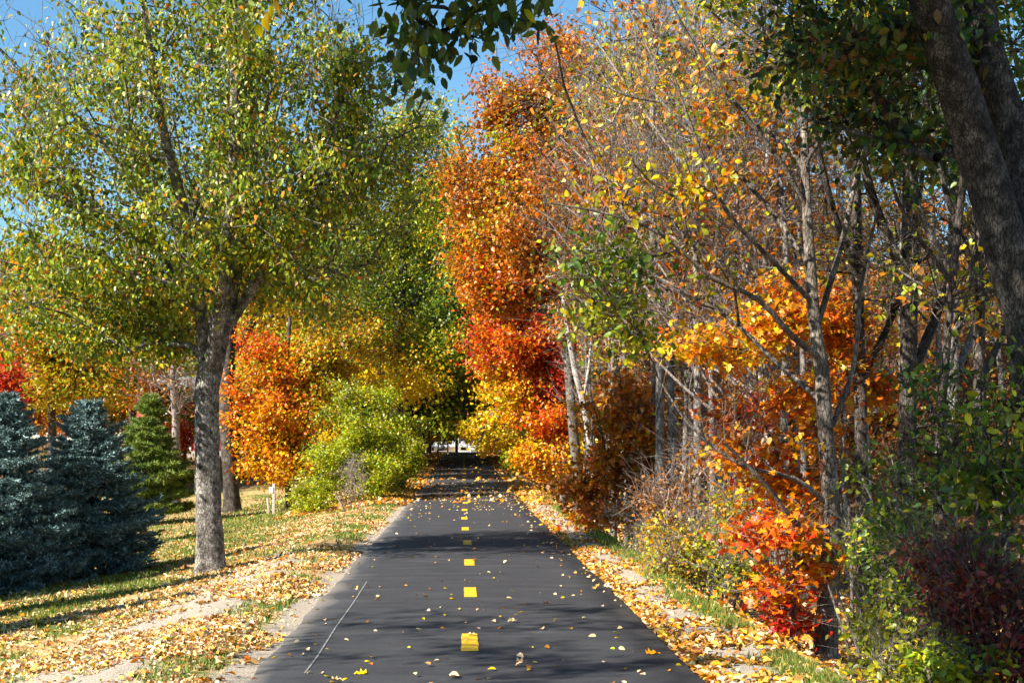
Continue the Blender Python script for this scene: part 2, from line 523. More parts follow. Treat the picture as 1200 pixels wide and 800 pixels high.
# ------------------------------------------------------------------ ground
ys = np.concatenate([np.arange(-12, 6, .5), np.arange(6, 34, .14), np.arange(34, 70, .4), np.arange(70, 140, 1.2), np.geomspace(140, 900, 30)])
xr = np.concatenate([np.arange(0, 6, .1), np.arange(6, 14, .3), np.geomspace(14, 500, 36)])
xs = np.concatenate([-xr[::-1][:-1], xr])
X, Y = np.meshgrid(xs, ys)
Z = gz(X, Y) - .03 * 0
# the asphalt bed: keep the soil just under the asphalt
GV = np.stack([X, Y, Z], -1).reshape(-1, 3)
nx, ny = len(xs), len(ys)
i = (np.arange(ny - 1) * nx)[:, None]; j = np.arange(nx - 1)
GQ = np.stack([i + j, i + j + 1, i + nx + j + 1, i + nx + j], -1).reshape(-1, 4)
def cover(x, y):
    """(dirt, leaf litter, forest floor) weights of the ground cover"""
    n1 = fbm(x, y, 1.1, 2); n2 = fbm(x, y, .35, 5)
    xd = -2.8 - .25 * (fbm(y, y * 0 + 3, 6, 4) - .5) * 2
    strip = np.exp(-((x - xd) / .62) ** 2) * sstep(24, 18, y) * (.75 + n1)
    edge_l = np.exp(-((x - (PL - .1)) / (.17)) ** 2) * 1.2 * sstep(50, 25, y)
    verge_r = sstep(1.5, 1.7, x) * sstep(2.75, 2.3, x) * (.55 + .7 * n2) * sstep(58, 34, y)
    dirt = np.clip(strip + edge_l + verge_r, 0, 1)
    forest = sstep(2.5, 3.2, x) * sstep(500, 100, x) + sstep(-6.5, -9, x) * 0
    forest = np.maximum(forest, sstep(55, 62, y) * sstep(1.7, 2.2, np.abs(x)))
    litter = np.clip((fbm(x, y, .9, 6) - .42) * 4, 0, 1) * .6 + .25
    return dirt, litter, forest
dirt, litter, forest = cover(GV[:, 0], GV[:, 1])
gm, t, b, out = nt_new("ground")
a = N(t, "ShaderNodeAttribute", attribute_name="tint")
sep = N(t, "ShaderNodeSeparateColor"); t.links.new(a.outputs["Color"], sep.inputs[0])
geo = N(t, "ShaderNodeNewGeometry")
def noise(sc, det=6, rough=.6):
    n = N(t, "ShaderNodeTexNoise"); n.inputs["Scale"].default_value = sc; n.inputs["Detail"].default_value = det; n.inputs["Roughness"].default_value = rough
    t.links.new(geo.outputs["Position"], n.inputs["Vector"]); return n
nf, nm, nb = noise(60), noise(7), noise(1.2)
grass_c = ramp(t, nm.outputs[0], [(.3, (.06, .10, .02)), (.5, (.13, .17, .035)), (.72, (.30, .27, .09))])
dirt_c = ramp(t, nf.outputs[0], [(.3, (.26, .21, .16)), (.5, (.38, .32, .25)), (.7, (.50, .43, .35))])
leaf_c = ramp(t, nf.outputs[0], [(.3, (.22, .12, .05)), (.48, (.48, .29, .12)), (.7, (.62, .44, .22))])
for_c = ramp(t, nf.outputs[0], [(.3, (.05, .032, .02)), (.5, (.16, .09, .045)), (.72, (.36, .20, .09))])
def mix(fac, c1, c2):
    m = N(t, "ShaderNodeMix", data_type='RGBA')
    t.links.new(fac, m.inputs[0]); t.links.new(c1, m.inputs[6]); t.links.new(c2, m.inputs[7]); return m.outputs[2]
def soft(chan, lo, hi):
    ad = N(t, "ShaderNodeMath", operation='ADD'); t.links.new(chan, ad.inputs[0])
    sc_ = N(t, "ShaderNodeMath", operation='MULTIPLY_ADD'); sc_.inputs[1].default_value = .7; sc_.inputs[2].default_value = -.35
    t.links.new(nm.outputs[0], sc_.inputs[0]); t.links.new(sc_.outputs[0], ad.inputs[1])
    mr = N(t, "ShaderNodeMapRange"); mr.inputs[1].default_value = lo; mr.inputs[2].default_value = hi
    t.links.new(ad.outputs[0], mr.inputs[0]); return mr.outputs[0]
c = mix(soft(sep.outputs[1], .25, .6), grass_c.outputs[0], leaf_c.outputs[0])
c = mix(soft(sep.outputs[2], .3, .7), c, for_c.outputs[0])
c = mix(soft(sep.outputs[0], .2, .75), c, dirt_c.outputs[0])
t.links.new(c, b.inputs["Base Color"]); b.inputs["Roughness"].default_value = .95; b.inputs["Specular IOR Level"].default_value = .15
bp = N(t, "ShaderNodeBump"); bp.inputs["Strength"].default_value = .8; bp.inputs["Distance"].default_value = .03
t.links.new(nf.outputs[0], bp.inputs["Height"]); t.links.new(bp.outputs[0], b.inputs["Normal"])
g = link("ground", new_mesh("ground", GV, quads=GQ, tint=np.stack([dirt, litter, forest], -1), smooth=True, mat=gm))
g["kind"] = "structure"

# ------------------------------------------------------------------ asphalt path
am, t, b, out = nt_new("asphalt")
geo = N(t, "ShaderNodeNewGeometry")
nf, nb = noise(110, 4, .8), noise(.9, 5, .6)
mp = N(t, "ShaderNodeMapping"); mp.inputs["Scale"].default_value = (.5, 1.6, 1)
t.links.new(geo.outputs["Position"], mp.inputs[0])
ns = N(t, "ShaderNodeTexNoise"); ns.inputs["Scale"].default_value = 2.4; ns.inputs["Detail"].default_value = 5
t.links.new(mp.outputs[0], ns.inputs["Vector"])
r1 = ramp(t, nf.outputs[0], [(.30, (.016, .016, .018)), (.52, (.036, .036, .040)), (.64, (.075, .074, .075)), (.76, (.22, .21, .20))])
r2 = ramp(t, ns.outputs[0], [(.3, (.6, .6, .63)), (.6, (1.0, 1.0, 1.0)), (.78, (1.7, 1.65, 1.6))])
mu = N(t, "ShaderNodeMix", data_type='RGBA', blend_type='MULTIPLY'); mu.inputs[0].default_value = 1
t.links.new(r1.outputs[0], mu.inputs[6]); t.links.new(r2.outputs[0], mu.inputs[7])
# pale dusty edges
sx = N(t, "ShaderNodeSeparateXYZ"); t.links.new(geo.outputs["Position"], sx.inputs[0])
ab = N(t, "ShaderNodeMath", operation='SUBTRACT'); ab.inputs[1].default_value = (PL + PR) / 2; t.links.new(sx.outputs[0], ab.inputs[0])
ab2 = N(t, "ShaderNodeMath", operation='ABSOLUTE'); t.links.new(ab.outputs[0], ab2.inputs[0])
ab3 = N(t, "ShaderNodeMath", operation='MULTIPLY_ADD'); ab3.inputs[1].default_value = .5; t.links.new(nb.outputs[0], ab3.inputs[0]); t.links.new(ab2.outputs[0], ab3.inputs[2])
mr = N(t, "ShaderNodeMapRange"); mr.inputs[1].default_value = 1.62; mr.inputs[2].default_value = 1.9; mr.inputs[4].default_value = .75
t.links.new(ab3.outputs[0], mr.inputs[0])
dst = N(t, "ShaderNodeMix", data_type='RGBA'); dst.inputs[7].default_value = (.22, .19, .16, 1)
t.links.new(mr.outputs[0], dst.inputs[0]); t.links.new(mu.outputs[2], dst.inputs[6])
t.links.new(dst.outputs[2], b.inputs["Base Color"])
b.inputs["Roughness"].default_value = .78; b.inputs["Specular IOR Level"].default_value = .35
bp = N(t, "ShaderNodeBump"); bp.inputs["Strength"].default_value = .5; bp.inputs["Distance"].default_value = .008
t.links.new(nf.outputs[0], bp.inputs["Height"]); t.links.new(bp.outputs[0], b.inputs["Normal"])
py_ = np.concatenate([np.arange(-6, 40, .12), np.arange(40, 123, .8)])
rows = []
fr = np.linspace(0, 1, 9)
for yy in py_:
    el = PL + .05 * (vnoise(yy, 0, .7, 1) - .5) + .03 * (vnoise(yy, 9, .15, 2) - .5)
    er = PR + .05 * (vnoise(yy, 20, .8, 3) - .5) + .03 * (vnoise(yy, 29, .15, 4) - .5)
    xsn = el + (er - el) * fr
    crown_ = .018 * (1 - ((fr - .5) * 2) ** 2)
    rw = [(el - .02, yy, path_z(yy) - .06)] + [(xx, yy, path_z(yy) + cz) for xx, cz in zip(xsn, crown_)] + [(er + .02, yy, path_z(yy) - .06)]
    rows.append(rw)
AV = np.array(rows).reshape(-1, 3); w = 11; n = len(py_)
i = (np.arange(n - 1) * w)[:, None]; j = np.arange(w - 1)
AQ = np.stack([i + j, i + j + 1, i + w + j + 1, i + w + j], -1).reshape(-1, 4)
path = link("asphalt_path", new_mesh("asphalt_path", AV, quads=AQ, smooth=True, mat=am)); path["kind"] = "structure"
def surf(x, y):
    return path_z(y) + .018 * (1 - ((x - PL) / (PR - PL) * 2 - 1) ** 2)

ym, t, b, out = nt_new("yellow_paint")
geo = N(t, "ShaderNodeNewGeometry"); nf, nb = noise(120, 3), noise(9, 5, .7)
r = ramp(t, nf.outputs[0], [(.28, (.22, .14, .03)), (.42, (.62, .36, .008)), (.7, (.72, .44, .012))])
t.links.new(r.outputs[0], b.inputs["Base Color"]); b.inputs["Roughness"].default_value = .6
rng = np.random.default_rng(5)
for k in range(26):
    y0 = 10.25 + k * 3.66
    wob = .03 * math.sin(k * .9)
    hw = .066; L = .95
    n = 10
    lx = PC + wob - hw + rng.normal(0, .003, n); rx = PC + wob + hw + rng.normal(0, .003, n)
    yy = y0 + np.linspace(0, L, n)
    v = np.concatenate([np.stack([lx, yy, surf(lx, yy) + .004], -1), np.stack([rx, yy, surf(rx, yy) + .004], -1)])
    q = [(q_, q_ + n, q_ + n + 1, q_ + 1) for q_ in range(n - 1)]
    o = link("centre_dash", new_mesh("centre_dash", v, quads=q, mat=ym), path)
# thin scratched chalk-white line
wm = plain("white_scratch", (.17, .17, .165), .8, .5, 30)
pts = [(357, 790), (372, 770), (394, 735), (412, 710), (430, 682)]
v = []
for px, py in pts:
    D = CAMZ * FPX / (py - VY); x = (px - VX) / FPX * D
    for s in (-.007, .007): v.append((x + s, D, surf(x, D) + .004))
link("white_line", new_mesh("white_line", v, quads=[(2 * k, 2 * k + 1, 2 * k + 3, 2 * k + 2) for k in range(len(pts) - 1)], mat=wm), path)

# crossing road at the far end
rm = plain("pale_road", (.42, .40, .37), .85, .12, 3)
v = []
for x in (-14, 14):
    for y in (123.5, 133): v.append((x, y, 1.03))
rd = link("road", new_mesh("road", v, quads=[(0, 2, 3, 1)], mat=rm)); rd["kind"] = "structure"

# ------------------------------------------------------------------ fallen leaves and grass (stuff)
def ground_leaves(name, label, seed, n, xr_, yr_, dens, pal, L, W, shape, zfun=gz, lift=.008, flat=.9, curl=2.4, tilt=.24):
    rng = np.random.default_rng(seed)
    y0, y1 = yr_
    u = rng.random(n * 3)
    yy = 1 / (1 / y0 + u * (1 / y1 - 1 / y0))
    xx = xr_[0] + rng.random(n * 3) * (xr_[1] - xr_[0])
    keep = rng.random(n * 3) < dens(xx, yy)
    xx, yy = xx[keep][:n], yy[keep][:n]
    p = np.stack([xx, yy, zfun(xx, yy) + lift + .02 * rng.random(len(xx)) ** 2], -1)
    col = pal_pick(rng, pal, len(p))
    m = leaves_mesh(name, rng, p, col, L, W, shape, 0, flat, M_DRY, curl=curl, axis=np.stack([rng.normal(0, 1, len(p)), rng.normal(0, 1, len(p)), rng.normal(0, tilt, len(p))], -1))
    o = link(name, m); tag(o, label, 'fallen leaves', kind='stuff'); return o
def d_left(x, y):
    n = fbm(x, y, .8, 6, 3)
    dirt, lit, f = cover(x, y)
    d = np.clip((n - .45) * 6, .03, 1)
    lawn = sstep(-5.2, -4.0, x) * .8 + .2
    near_edge = sstep(PL - .02, PL - .4, x)
    strip = 1 - .85 * np.clip(dirt * 1.3 * sstep(-2.2, -2.4, x), 0, 1)
    return d * lawn * near_edge * strip
ground_leaves("fallen_leaves", "tan and yellow fallen leaves over the grassy left bank", 11, 110000, (-7.5, PL), (8, 42), d_left, 'fallen', .048, .038, LEAF6)
ground_leaves("fallen_leaves", "thin scatter of fallen leaves over the far lawn by the spruces", 12, 26000, (-24, -5), (14, 75), lambda x, y: .5 + 0 * x, 'fallen', .075, .06, LEAF6)
ground_leaves("fallen_leaves", "larger lobed maple leaves lying among the leaf cover of the left bank", 16, 7000, (-6.5, PL), (8, 30), d_left, 'fallen', .075, .07, MAPLE)
ground_leaves("fallen_leaves", "reddish tan leaf carpet on the verges of the far shaded stretch", 18, 26000, (-5, 5), (36, 119), lambda x, y: np.where(np.abs(x - .07) > 1.55, 1, .04), 'fallen_r', .14, .12, LEAF4, zfun=lambda x, y: np.where(np.abs(x - .07) > 1.55, gz(x, y), surf(x, y)))
def d_right(x, y):
    n = fbm(x, y, .5, 3, 3)
    edge = np.exp(-((x - PR - .08) / .13) ** 2)
    crest = np.exp(-((x - 2.75) / .3) ** 2)
    return np.clip(np.clip((n - .5) * 5, .05, 1) * .6 + edge * .7 + crest * .8, 0, 1) * (.5 + .5 * sstep(10, 18, y))
ground_leaves("fallen_leaves", "orange brown fallen leaves along the gravel verge beside the thicket", 13, 24000, (PR + .02, 3.4), (8, 60), d_right, 'fallen_r', .056, .045, LEAF6)
ground_leaves("fallen_leaves", "brown leaf litter on the floor of the thicket", 14, 22000, (2.9, 14), (7, 60), lambda x, y: .8 + 0 * x, 'fallen_r', .10, .09, LEAF6)
def d_path(x, y):
    far = sstep(27, 36, y) * sstep(70, 45, y)
    side = sstep(1.0, 1.6, x) * .25
    return np.clip(.006 + .016 * fbm(x, y, .8, 2) + far * .55 * np.clip((fbm(x, y, 1.6, 4) - .3) * 2, 0, 1) + side * .5 * sstep(13, 22, y), 0, 1)
ground_leaves("fallen_leaves", "scattered dry leaves lying on the black asphalt path", 15, 6500, (PL + .03, PR - .03), (8.6, 90), d_path, 'fallen_p', .05, .036, LEAF6, zfun=surf, lift=.004, curl=1.5, tilt=.1)

ground_leaves("fallen_leaves", "few lobed maple leaves lying on the asphalt path", 17, 500, (PL + .03, PR - .03), (8.6, 60), d_path, 'fallen_p', .085, .075, MAPLE, zfun=surf, lift=.006, curl=1.8, tilt=.12)
def grass_patch(name, label, seed, n, xr_, yr_, dens, h, pal='grass'):
    rng = np.random.default_rng(seed)
    u = rng.random(n * 4)
    yy = 1 / (1 / yr_[0] + u * (1 / yr_[1] - 1 / yr_[0]))
    xx = xr_[0] + rng.random(n * 4) * (xr_[1] - xr_[0])
    keep = rng.random(n * 4) < dens(xx, yy)
    xx, yy = xx[keep][:n], yy[keep][:n]
    m = len(xx)
    p = np.stack([xx, yy, gz(xx, yy) - .005], -1)
    col = pal_pick(rng, pal, m)
    hh = h * (.5 + rng.random(m)) * (1 + yy / 40)
    ln = rng.normal(0, .35, (m, 2))
    th = rng.random(m) * 3.14; wv = .0035 * (1 + yy / 9)
    dx, dy = np.cos(th) * wv, np.sin(th) * wv * .5
    z0 = np.zeros(m)
    tip = p + np.stack([ln[:, 0] * hh, ln[:, 1] * hh, hh], -1)
    V = np.stack([p + np.stack([-dx, -dy, z0], -1), p + np.stack([dx, dy, z0], -1), tip], 1).reshape(-1, 3)
    o = link(name, new_mesh(name, V, tris=np.arange(m * 3).reshape(-1, 3), tint=np.repeat(col, 3, 0), mat=M_GRASS))
    tag(o, label, 'grass', kind='stuff'); return o
def g_left(x, y):
    dirt, lit, f = cover(x, y)
    return np.clip((fbm(x, y, .9, 1) - .4) * 5, 0.05, 1) * (1 - np.clip(dirt * 1.3, 0, 1)) * sstep(PL - .15, PL - .3, x)
grass_patch("grass", "short green grass showing between leaves on the left bank", 21, 60000, (-7.5, PL - .1), (8, 50), g_left, .035)
grass_patch("grass", "sunlit lawn grass around the blue spruces", 22, 50000, (-26, -4.5), (13, 90), lambda x, y: .6 + 0 * x, .05)
def g_right(x, y):
    return np.exp(-((x - 2.42 - .12 * (fbm(y, y * 0, 3, 2) - .5)) / .16) ** 2) * np.clip((fbm(x, y, .9, 4) - .35) * 4, 0, 1)
grass_patch("grass", "narrow strip of green grass at the lip of the right verge", 23, 22000, (2.0, 3.0), (8, 45), g_right, .05)

# ------------------------------------------------------------------ the big trees of the left side
D = 19.3
tree("pear_tree", "large grey-barked tree with drooping green and yellow leaves standing on the leafy bank", "tree", gpt(246, D),
     [SG(D, 246, 17, (245, 640, 15.5), (243, 560, 15), (243, 470, 14.5), (245, 415, 11)),
      S(D, (245, 440, 10), (236, 370, 7), (231, 325, 7), (222, 270, 7), (200, 190, 6, -.4), (185, 120, 5, -.6), (170, 20, 4, -.8), (160, -90, 3, -1)),
      S(D, (248, 450, 10, .1), (262, 390, 7.5, .2), (276, 310, 9, .4), (285, 200, 8, .6), (291, 100, 7, .7), (292, 0, 6, .8), (290, -110, 4, .8)),
      S(D, (247, 430, 10, -.05), (256, 370, 8, -.3), (268, 280, 7, -.6), (274, 180, 6, -.9), (276, 60, 5, -1), (280, -60, 4, -1)),
      S(D, (264, 385, 7, .2), (300, 330, 6, .3), (345, 250, 5, .2), (385, 170, 4, 0), (410, 60, 3, 0)),
      S(D, (234, 350, 6, 0), (190, 300, 5, -.3), (130, 260, 4, -.6), (60, 230, 3, -.7), (0, 205, 2, -.8)),
      S(D, (225, 285, 6, 0), (180, 240, 5, .3), (120, 170, 4, .6), (60, 110, 3, .8), (10, 80, 2, 1))],
     [(105, 190, D - .3, 110, 120, 2.9, 200, 30, 'pear'), (90, 60, D, 120, 100, 2.8, 110, 26, 'pear'), (40, 140, D, 70, 110, 2.5, 60, 24, 'pear'),
      (240, 150, D, 110, 190, 3.1, 260, 31, 'pear'), (350, 160, D, 100, 130, 2.8, 200, 34, 'pear'),
      (110, 320, D - .2, 100, 70, 2.3, 150, 44, 'pear'), (60, 375, D, 70, 40, 1.9, 50, 40, 'pear'), (170, 380, D, 60, 40, 1.9, 50, 36, 'pear'), (350, 285, D + .3, 95, 80, 2.3, 130, 38, 'pear'), (400, 130, D, 80, 100, 2.3, 90, 36, 'pear'),
      (230, 320, D, 60, 40, 2.0, 24, 34, 'pear'), (250, -90, D, 200, 110, 3.4, 160, 40, 'pear'),
      (450, 190, D + .5, 80, 90, 2.2, 80, 30, 'pear'), (450, 100, D + .5, 60, 50, 1.9, 30, 16, 'pear'), (30, 260, D, 50, 90, 1.9, 30, 26, 'pear'), (280, 55, D - .4, 170, 70, 2.5, 110, 44, 'pear'),],
     101, M_BARK_BIG, .074, .048, LEAF6, sigma=.17, droop=.95, flat=.15, twigs=3000, twig_len=.5, r_tip=.0055, rough=.06, k_stem=22, flare=.42)

D = 45
tree("dark_trunk_tree", "dark-trunked tree rising directly behind the large grey-barked tree", "tree", gpt(272, D),
     [SG(D, 272, 10, (270, 560, 9), (266, 480, 9), (268, 420, 8), (272, 340, 7), (280, 250, 5), (290, 150, 4)),
      S(D, (268, 440, 6), (250, 390, 5), (230, 340, 4, 1)), S(D, (268, 430, 6), (300, 370, 4), (330, 320, 3, -1))],
     [(280, 300, D, 90, 60, 3, 60, 60, 'olive'), (240, 210, D, 80, 80, 3, 60, 55, 'green'), (330, 340, D, 70, 40, 2.5, 45, 60, 'olive')],
     102, M_BARK_DARK, .13, .09, LEAF4, sigma=.4, flat=.3, r_tip=.012)

D = 50
tree("maple_tree", "tall green-topped maple with a dark trunk between the lime bush and the path", "tree", gpt(463, D),
     [SG(D, 463, 8, (464, 480, 7), (466, 430, 6), (468, 380, 5.5), (472, 320, 5), (478, 230, 4), (480, 130, 3)),
      S(D, (462, 470, 5), (448, 440, 4), (430, 400, 3, 1)), S(D, (468, 390, 5), (500, 330, 4), (530, 280, 3, -1)),
      S(D, (468, 370, 5), (440, 300, 4), (420, 220, 3, 1))],
     [(500, 240, D, 55, 100, 2.6, 110, 70, 'ygreen'), (430, 200, D, 70, 95, 3, 110, 75, 'pear'), (530, 320, D, 42, 60, 2.2, 75, 80, 'green'), (470, 440, D - 3, 40, 34, 1.4, 40, 60, 'gold'), (525, 395, D - 1, 34, 30, 1.6, 40, 80, 'ygreen'),
      (430, 310, D, 70, 60, 2.6, 80, 75, 'green'), (535, 215, D - 1, 48, 60, 2.2, 90, 70, 'ygreen'), (520, 130, D, 40, 30, 2, 24, 40, 'pear'), (555, 290, D - 2, 30, 40, 1.6, 40, 70, 'green'), (480, 150, D, 80, 60, 2.6, 60, 60, 'ygreen'), (505, 405, D - 1, 48, 42, 2, 60, 80, 'ygreen'), (420, 395, D - 2, 55, 40, 2, 60, 70, 'olive')],
     103, M_BARK_DARK, .115, .085, LEAF4, sigma=.36, flat=.3, r_tip=.012)

D = 42
tree("maple_tree", "bright orange maple glowing behind the white marker post", "tree", gpt(338, D),
     [SG(D, 338, 4, (337, 560, 3.5), (334, 500, 3), (336, 430, 2.5), (340, 370, 2)), S(D, (337, 560, 3), (318, 520, 2), (300, 480, 1.5)),
      S(D, (336, 540, 3), (360, 490, 2), (385, 430, 1.5))],
     [(320, 530, D, 42, 35, 1.2, 60, 60, 'borange'), (350, 505, D - .3, 60, 60, 1.3, 80, 50, 'borange'), (310, 430, D, 60, 40, 1.4, 20, 40, 'redor'), (312, 460, D, 54, 38, 1.4, 80, 58, 'orange'),
      (345, 425, D + .3, 66, 30, 1.6, 50, 40, 'auburn'), (300, 505, D, 40, 34, 1, 30, 50, 'borange'), (285, 480, D, 26, 16, .8, 12, 44, 'orange'), (290, 545, D, 26, 14, .8, 10, 40, 'borange'), (400, 480, D, 26, 40, 1, 26, 44, 'gold'), (300, 400, D, 40, 24, 1, 16, 40, 'redor'), (420, 440, D + 1, 40, 24, 1, 24, 44, 'gold'), (400, 400, D + 1, 50, 45, 1.6, 70, 52, 'olive'),
      (385, 450, D + .5, 30, 35, 1.2, 40, 50, 'olive'), (395, 520, D - .5, 22, 32, .9, 24, 45, 'gold')],
     104, M_BARK_DARK, .10, .085, LEAF6, sigma=.2, flat=.5, r_tip=.008)

tree("maple_tree", "mottled olive and orange maple behind the bright orange one", "tree", gpt(372, 55),
     [SG(55, 372, 6, (370, 520, 5), (366, 440, 4), (370, 380, 3))],
     [(330, 400, 55, 60, 42, 2, 70, 70, 'olive'), (400, 385, 55, 60, 45, 2, 80, 70, 'olive'), (370, 350, 55, 70, 30, 2, 50, 70, 'mixed'), (430, 430, 54, 40, 34, 1.6, 50, 70, 'gold'), (385, 440, 55, 40, 30, 1.5, 40, 60, 'orange'), (300, 370, 56, 40, 40, 1.6, 30, 60, 'redor')],
     105, M_BARK_DARK, .14, .11, LEAF4, sigma=.34, flat=.5, r_tip=.01)
# bushes between the lawn and the path
def bush(name, label, base, blobs, seed, L, W, shape=LEAF4, sigma=.16, bark=M_BARK_MID, nst=6, cat="bush", twigs=0, flat=.3, h=.5, r_tip=.005, **kw):
    rng = np.random.default_rng(seed)
    st = []
    for k in range(nst):
        a = rng.random() * 6.28; rr = .12 + .2 * rng.random()
        b0 = base + np.array([math.cos(a) * rr, math.sin(a) * rr, -.08])
        st.append(([base + np.array([0, 0, -.16]), b0, b0 + np.array([math.cos(a) * .12, math.sin(a) * .12, h * .5]), b0 + np.array([math.cos(a) * .3, math.sin(a) * .3, h])], [.02, .018, .014, .009]))
    return tree(name, label, cat, base, st, blobs, seed, bark, L, W, shape, sigma=sigma, flare=0, twigs=twigs, flat=flat, r_tip=r_tip, crown_name='foliage', trunk_name='stems', kpath=.15, **kw)
bush("leafy_bush", "low yellow-green bush at the foot of the orange maple beside the marker post", gpt(366, 37.5),
     [(365, 580, 37.5, 32, 24, .9, 60, 60, 'lime'), (385, 545, 38.5, 36, 34, .9, 70, 60, 'lime')], 111, .075, .05)
bush("leafy_bush", "tall lime green bush between the orange maple and the path", gpt(424, 39),
     [(428, 515, 39.5, 52, 48, 1.1, 150, 64, 'lime'), (420, 560, 38.5, 50, 34, 1, 100, 60, 'lime'), (400, 470, 40, 36, 30, 1, 50, 50, 'ygreen'), (440, 470, 40, 34, 34, 1, 50, 50, 'lime')], 112, .08, .055, h=1.2)
bush("leafy_bush", "green bush nearest the left edge of the asphalt under the green-topped maple", gpt(468, 46),
     [(466, 528, 46, 26, 42, .8, 110, 62, 'lime'), (455, 560, 45, 28, 24, .8, 50, 60, 'ygreen'), (484, 545, 48, 10, 16, .5, 24, 40, 'lime'), (478, 500, 50, 16, 20, .6, 30, 50, 'ygreen')], 113, .085, .055, h=1)
bush("weed_clump", "greyish feathery weed clump in front of the lime green bush", gpt(414, 35.5),
     [(414, 562, 35.5, 15, 28, .5, 90, 6, 'straw')], 114, .05, .02, twigs=900, bark=M_TWIG, cat="weeds", twig_len=.3)

# ------------------------------------------------------------------ conifers
def spruce(name, label, px, D, ptop, rpx, seed, cols, lay=30, per=11, needle=.045, nw=.010, droop=.25, dens=1.0, tuft=0):
    rng = np.random.default_rng(seed)
    base = gpt(px, D); top = P(px, ptop, D)[2]
    H = top - base[2]; R = rpx * D / FPX
    root = thing(name, label, "tree", base)
    V, Q = stem_geo(*resample([(0, 0, -.1), (.01, .01, H * .5), (0, 0, H)], [.06 + H * .014, .05, .008], .15), rng, 8, .04)
    gv, gq, off = [V], [Q], len(V)
    p0s, p1s, dr = [], [], []
    for l in range(lay):
        f = (l + rng.random() * .6) / lay
        z = H * (.10 + .89 * f)
        rad = R * min(1, (1 - f) * 1.45) ** .9 * (.80 + .32 * rng.random()) + .04
        nb_ = max(5, int(per * (1.15 - f * .5)))
        for k in range(nb_):
            a = rng.random() * 6.283
            rr = rad * (.72 + .4 * rng.random())
            pts = []
            for t_ in np.linspace(0, 1, 6):
                dz = -droop * rr * math.sin(t_ * 2.2) * (1 - f) + .22 * rr * t_ ** 2.5 + (.75 * rr * t_ * sstep(.55, 1, f))
                pts.append((math.cos(a) * rr * t_, math.sin(a) * rr * t_, z + dz - .12 * rr * t_))
            pts = np.array(pts)
            for q in range(5): p0s.append(pts[q]); p1s.append(pts[q + 1]); dr.append(.012 * (1 - q / 6))
            # side shoots
            side = np.array([-math.sin(a), math.cos(a), 0])
            ns_ = int(4 + 10 * rr)
            for s_ in range(ns_):
                t_ = .25 + .75 * (s_ + rng.random()) / ns_
                q = pts[min(4, int(t_ * 5))] + (pts[min(5, int(t_ * 5) + 1)] - pts[min(4, int(t_ * 5))]) * (t_ * 5 % 1)
                ln = (.10 + .30 * rr * (1.05 - t_)) * (.7 + .6 * rng.random())
                dv = side * (1 if s_ % 2 else -1) * .8 + np.array([math.cos(a), math.sin(a), 0]) * .7 + np.array([0, 0, .12 + .25 * rng.random()])
                dv /= np.linalg.norm(dv)
                p0s.append(q); p1s.append(q + dv * ln); dr.append(.005)
    p0 = np.array(p0s); p1 = np.array(p1s); dr = np.array(dr)
    d = p1 - p0; ln = np.linalg.norm(d, axis=1); d /= ln[:, None] + 1e-9
    V, Q = tube_geo(p0, p1, dr, dr * .7, d, d, 3); gv.append(V); gq.append(Q + off)
    link("trunk", new_mesh("trunk", np.concatenate(gv), quads=np.concatenate(gq), smooth=True, mat=M_BARK_DARK), root)
    hd = np.linalg.norm(p0[:, :2], axis=1)
    per_m = 260 * dens
    cnt = rng.poisson(ln * per_m * np.where(hd > .25 * R * (1 - p0[:, 2] / H), 1, .25))
    src = np.repeat(np.arange(len(p0)), cnt)
    u = rng.random(len(src))[:, None]
    q = p0[src] + (p1[src] - p0[src]) * u
    nd = d[src] * .75 + rng.normal(0, .55, (len(src), 3)); nd[:, 2] += .12
    nd /= np.linalg.norm(nd, axis=1, keepdims=True)
    L = needle * (.7 + .6 * rng.random((len(src), 1)))
    sd = np.cross(nd, rng.normal(0, 1, (len(src), 3))); sd /= np.linalg.norm(sd, axis=1, keepdims=True)
    V = np.stack([q - sd * nw, q + sd * nw, q + nd * L], 1).reshape(-1, 3)
    c = np.array(cols); cc = c[rng.integers(0, len(c), len(src))]
    shoot = rng.normal(1, .15, len(p0)).clip(.6, 1.4)[src][:, None]
    tip_f = np.linalg.norm((p0[src] + p1[src])[:, :2] / 2, axis=1) / R
    cc = cc * shoot
    link("foliage", new_mesh("foliage", V, tris=np.arange(len(src) * 3).reshape(-1, 3), tint=np.repeat(cc, 3, 0), mat=M_NEEDLE), root)
    return root
blue = [(.13, .21, .20), (.20, .31, .31), (.09, .16, .14), (.32, .44, .45), (.07, .12, .10)]
spruce("blue_spruce", "blue spruce half cut off at the edge of the picture, on the lawn", 6, 20.8, 462, 86, 201, blue, 34, 14, .062, .011, .25, .8)
spruce_b = spruce("blue_spruce", "rounded blue spruce between its cut-off twin and the green pine", 104, 22.3, 470, 80, 202, blue, 32, 15, .062, .011, .25, .8)
spruce("pine_tree", "small yellow-green pine standing between the blue spruces and the large grey trunk", 176, 41, 462, 46, 203,
       [(.12, .19, .03), (.20, .28, .04), (.08, .14, .02), (.30, .34, .05)], 24, 11, .14, .013, .05, 1.1)

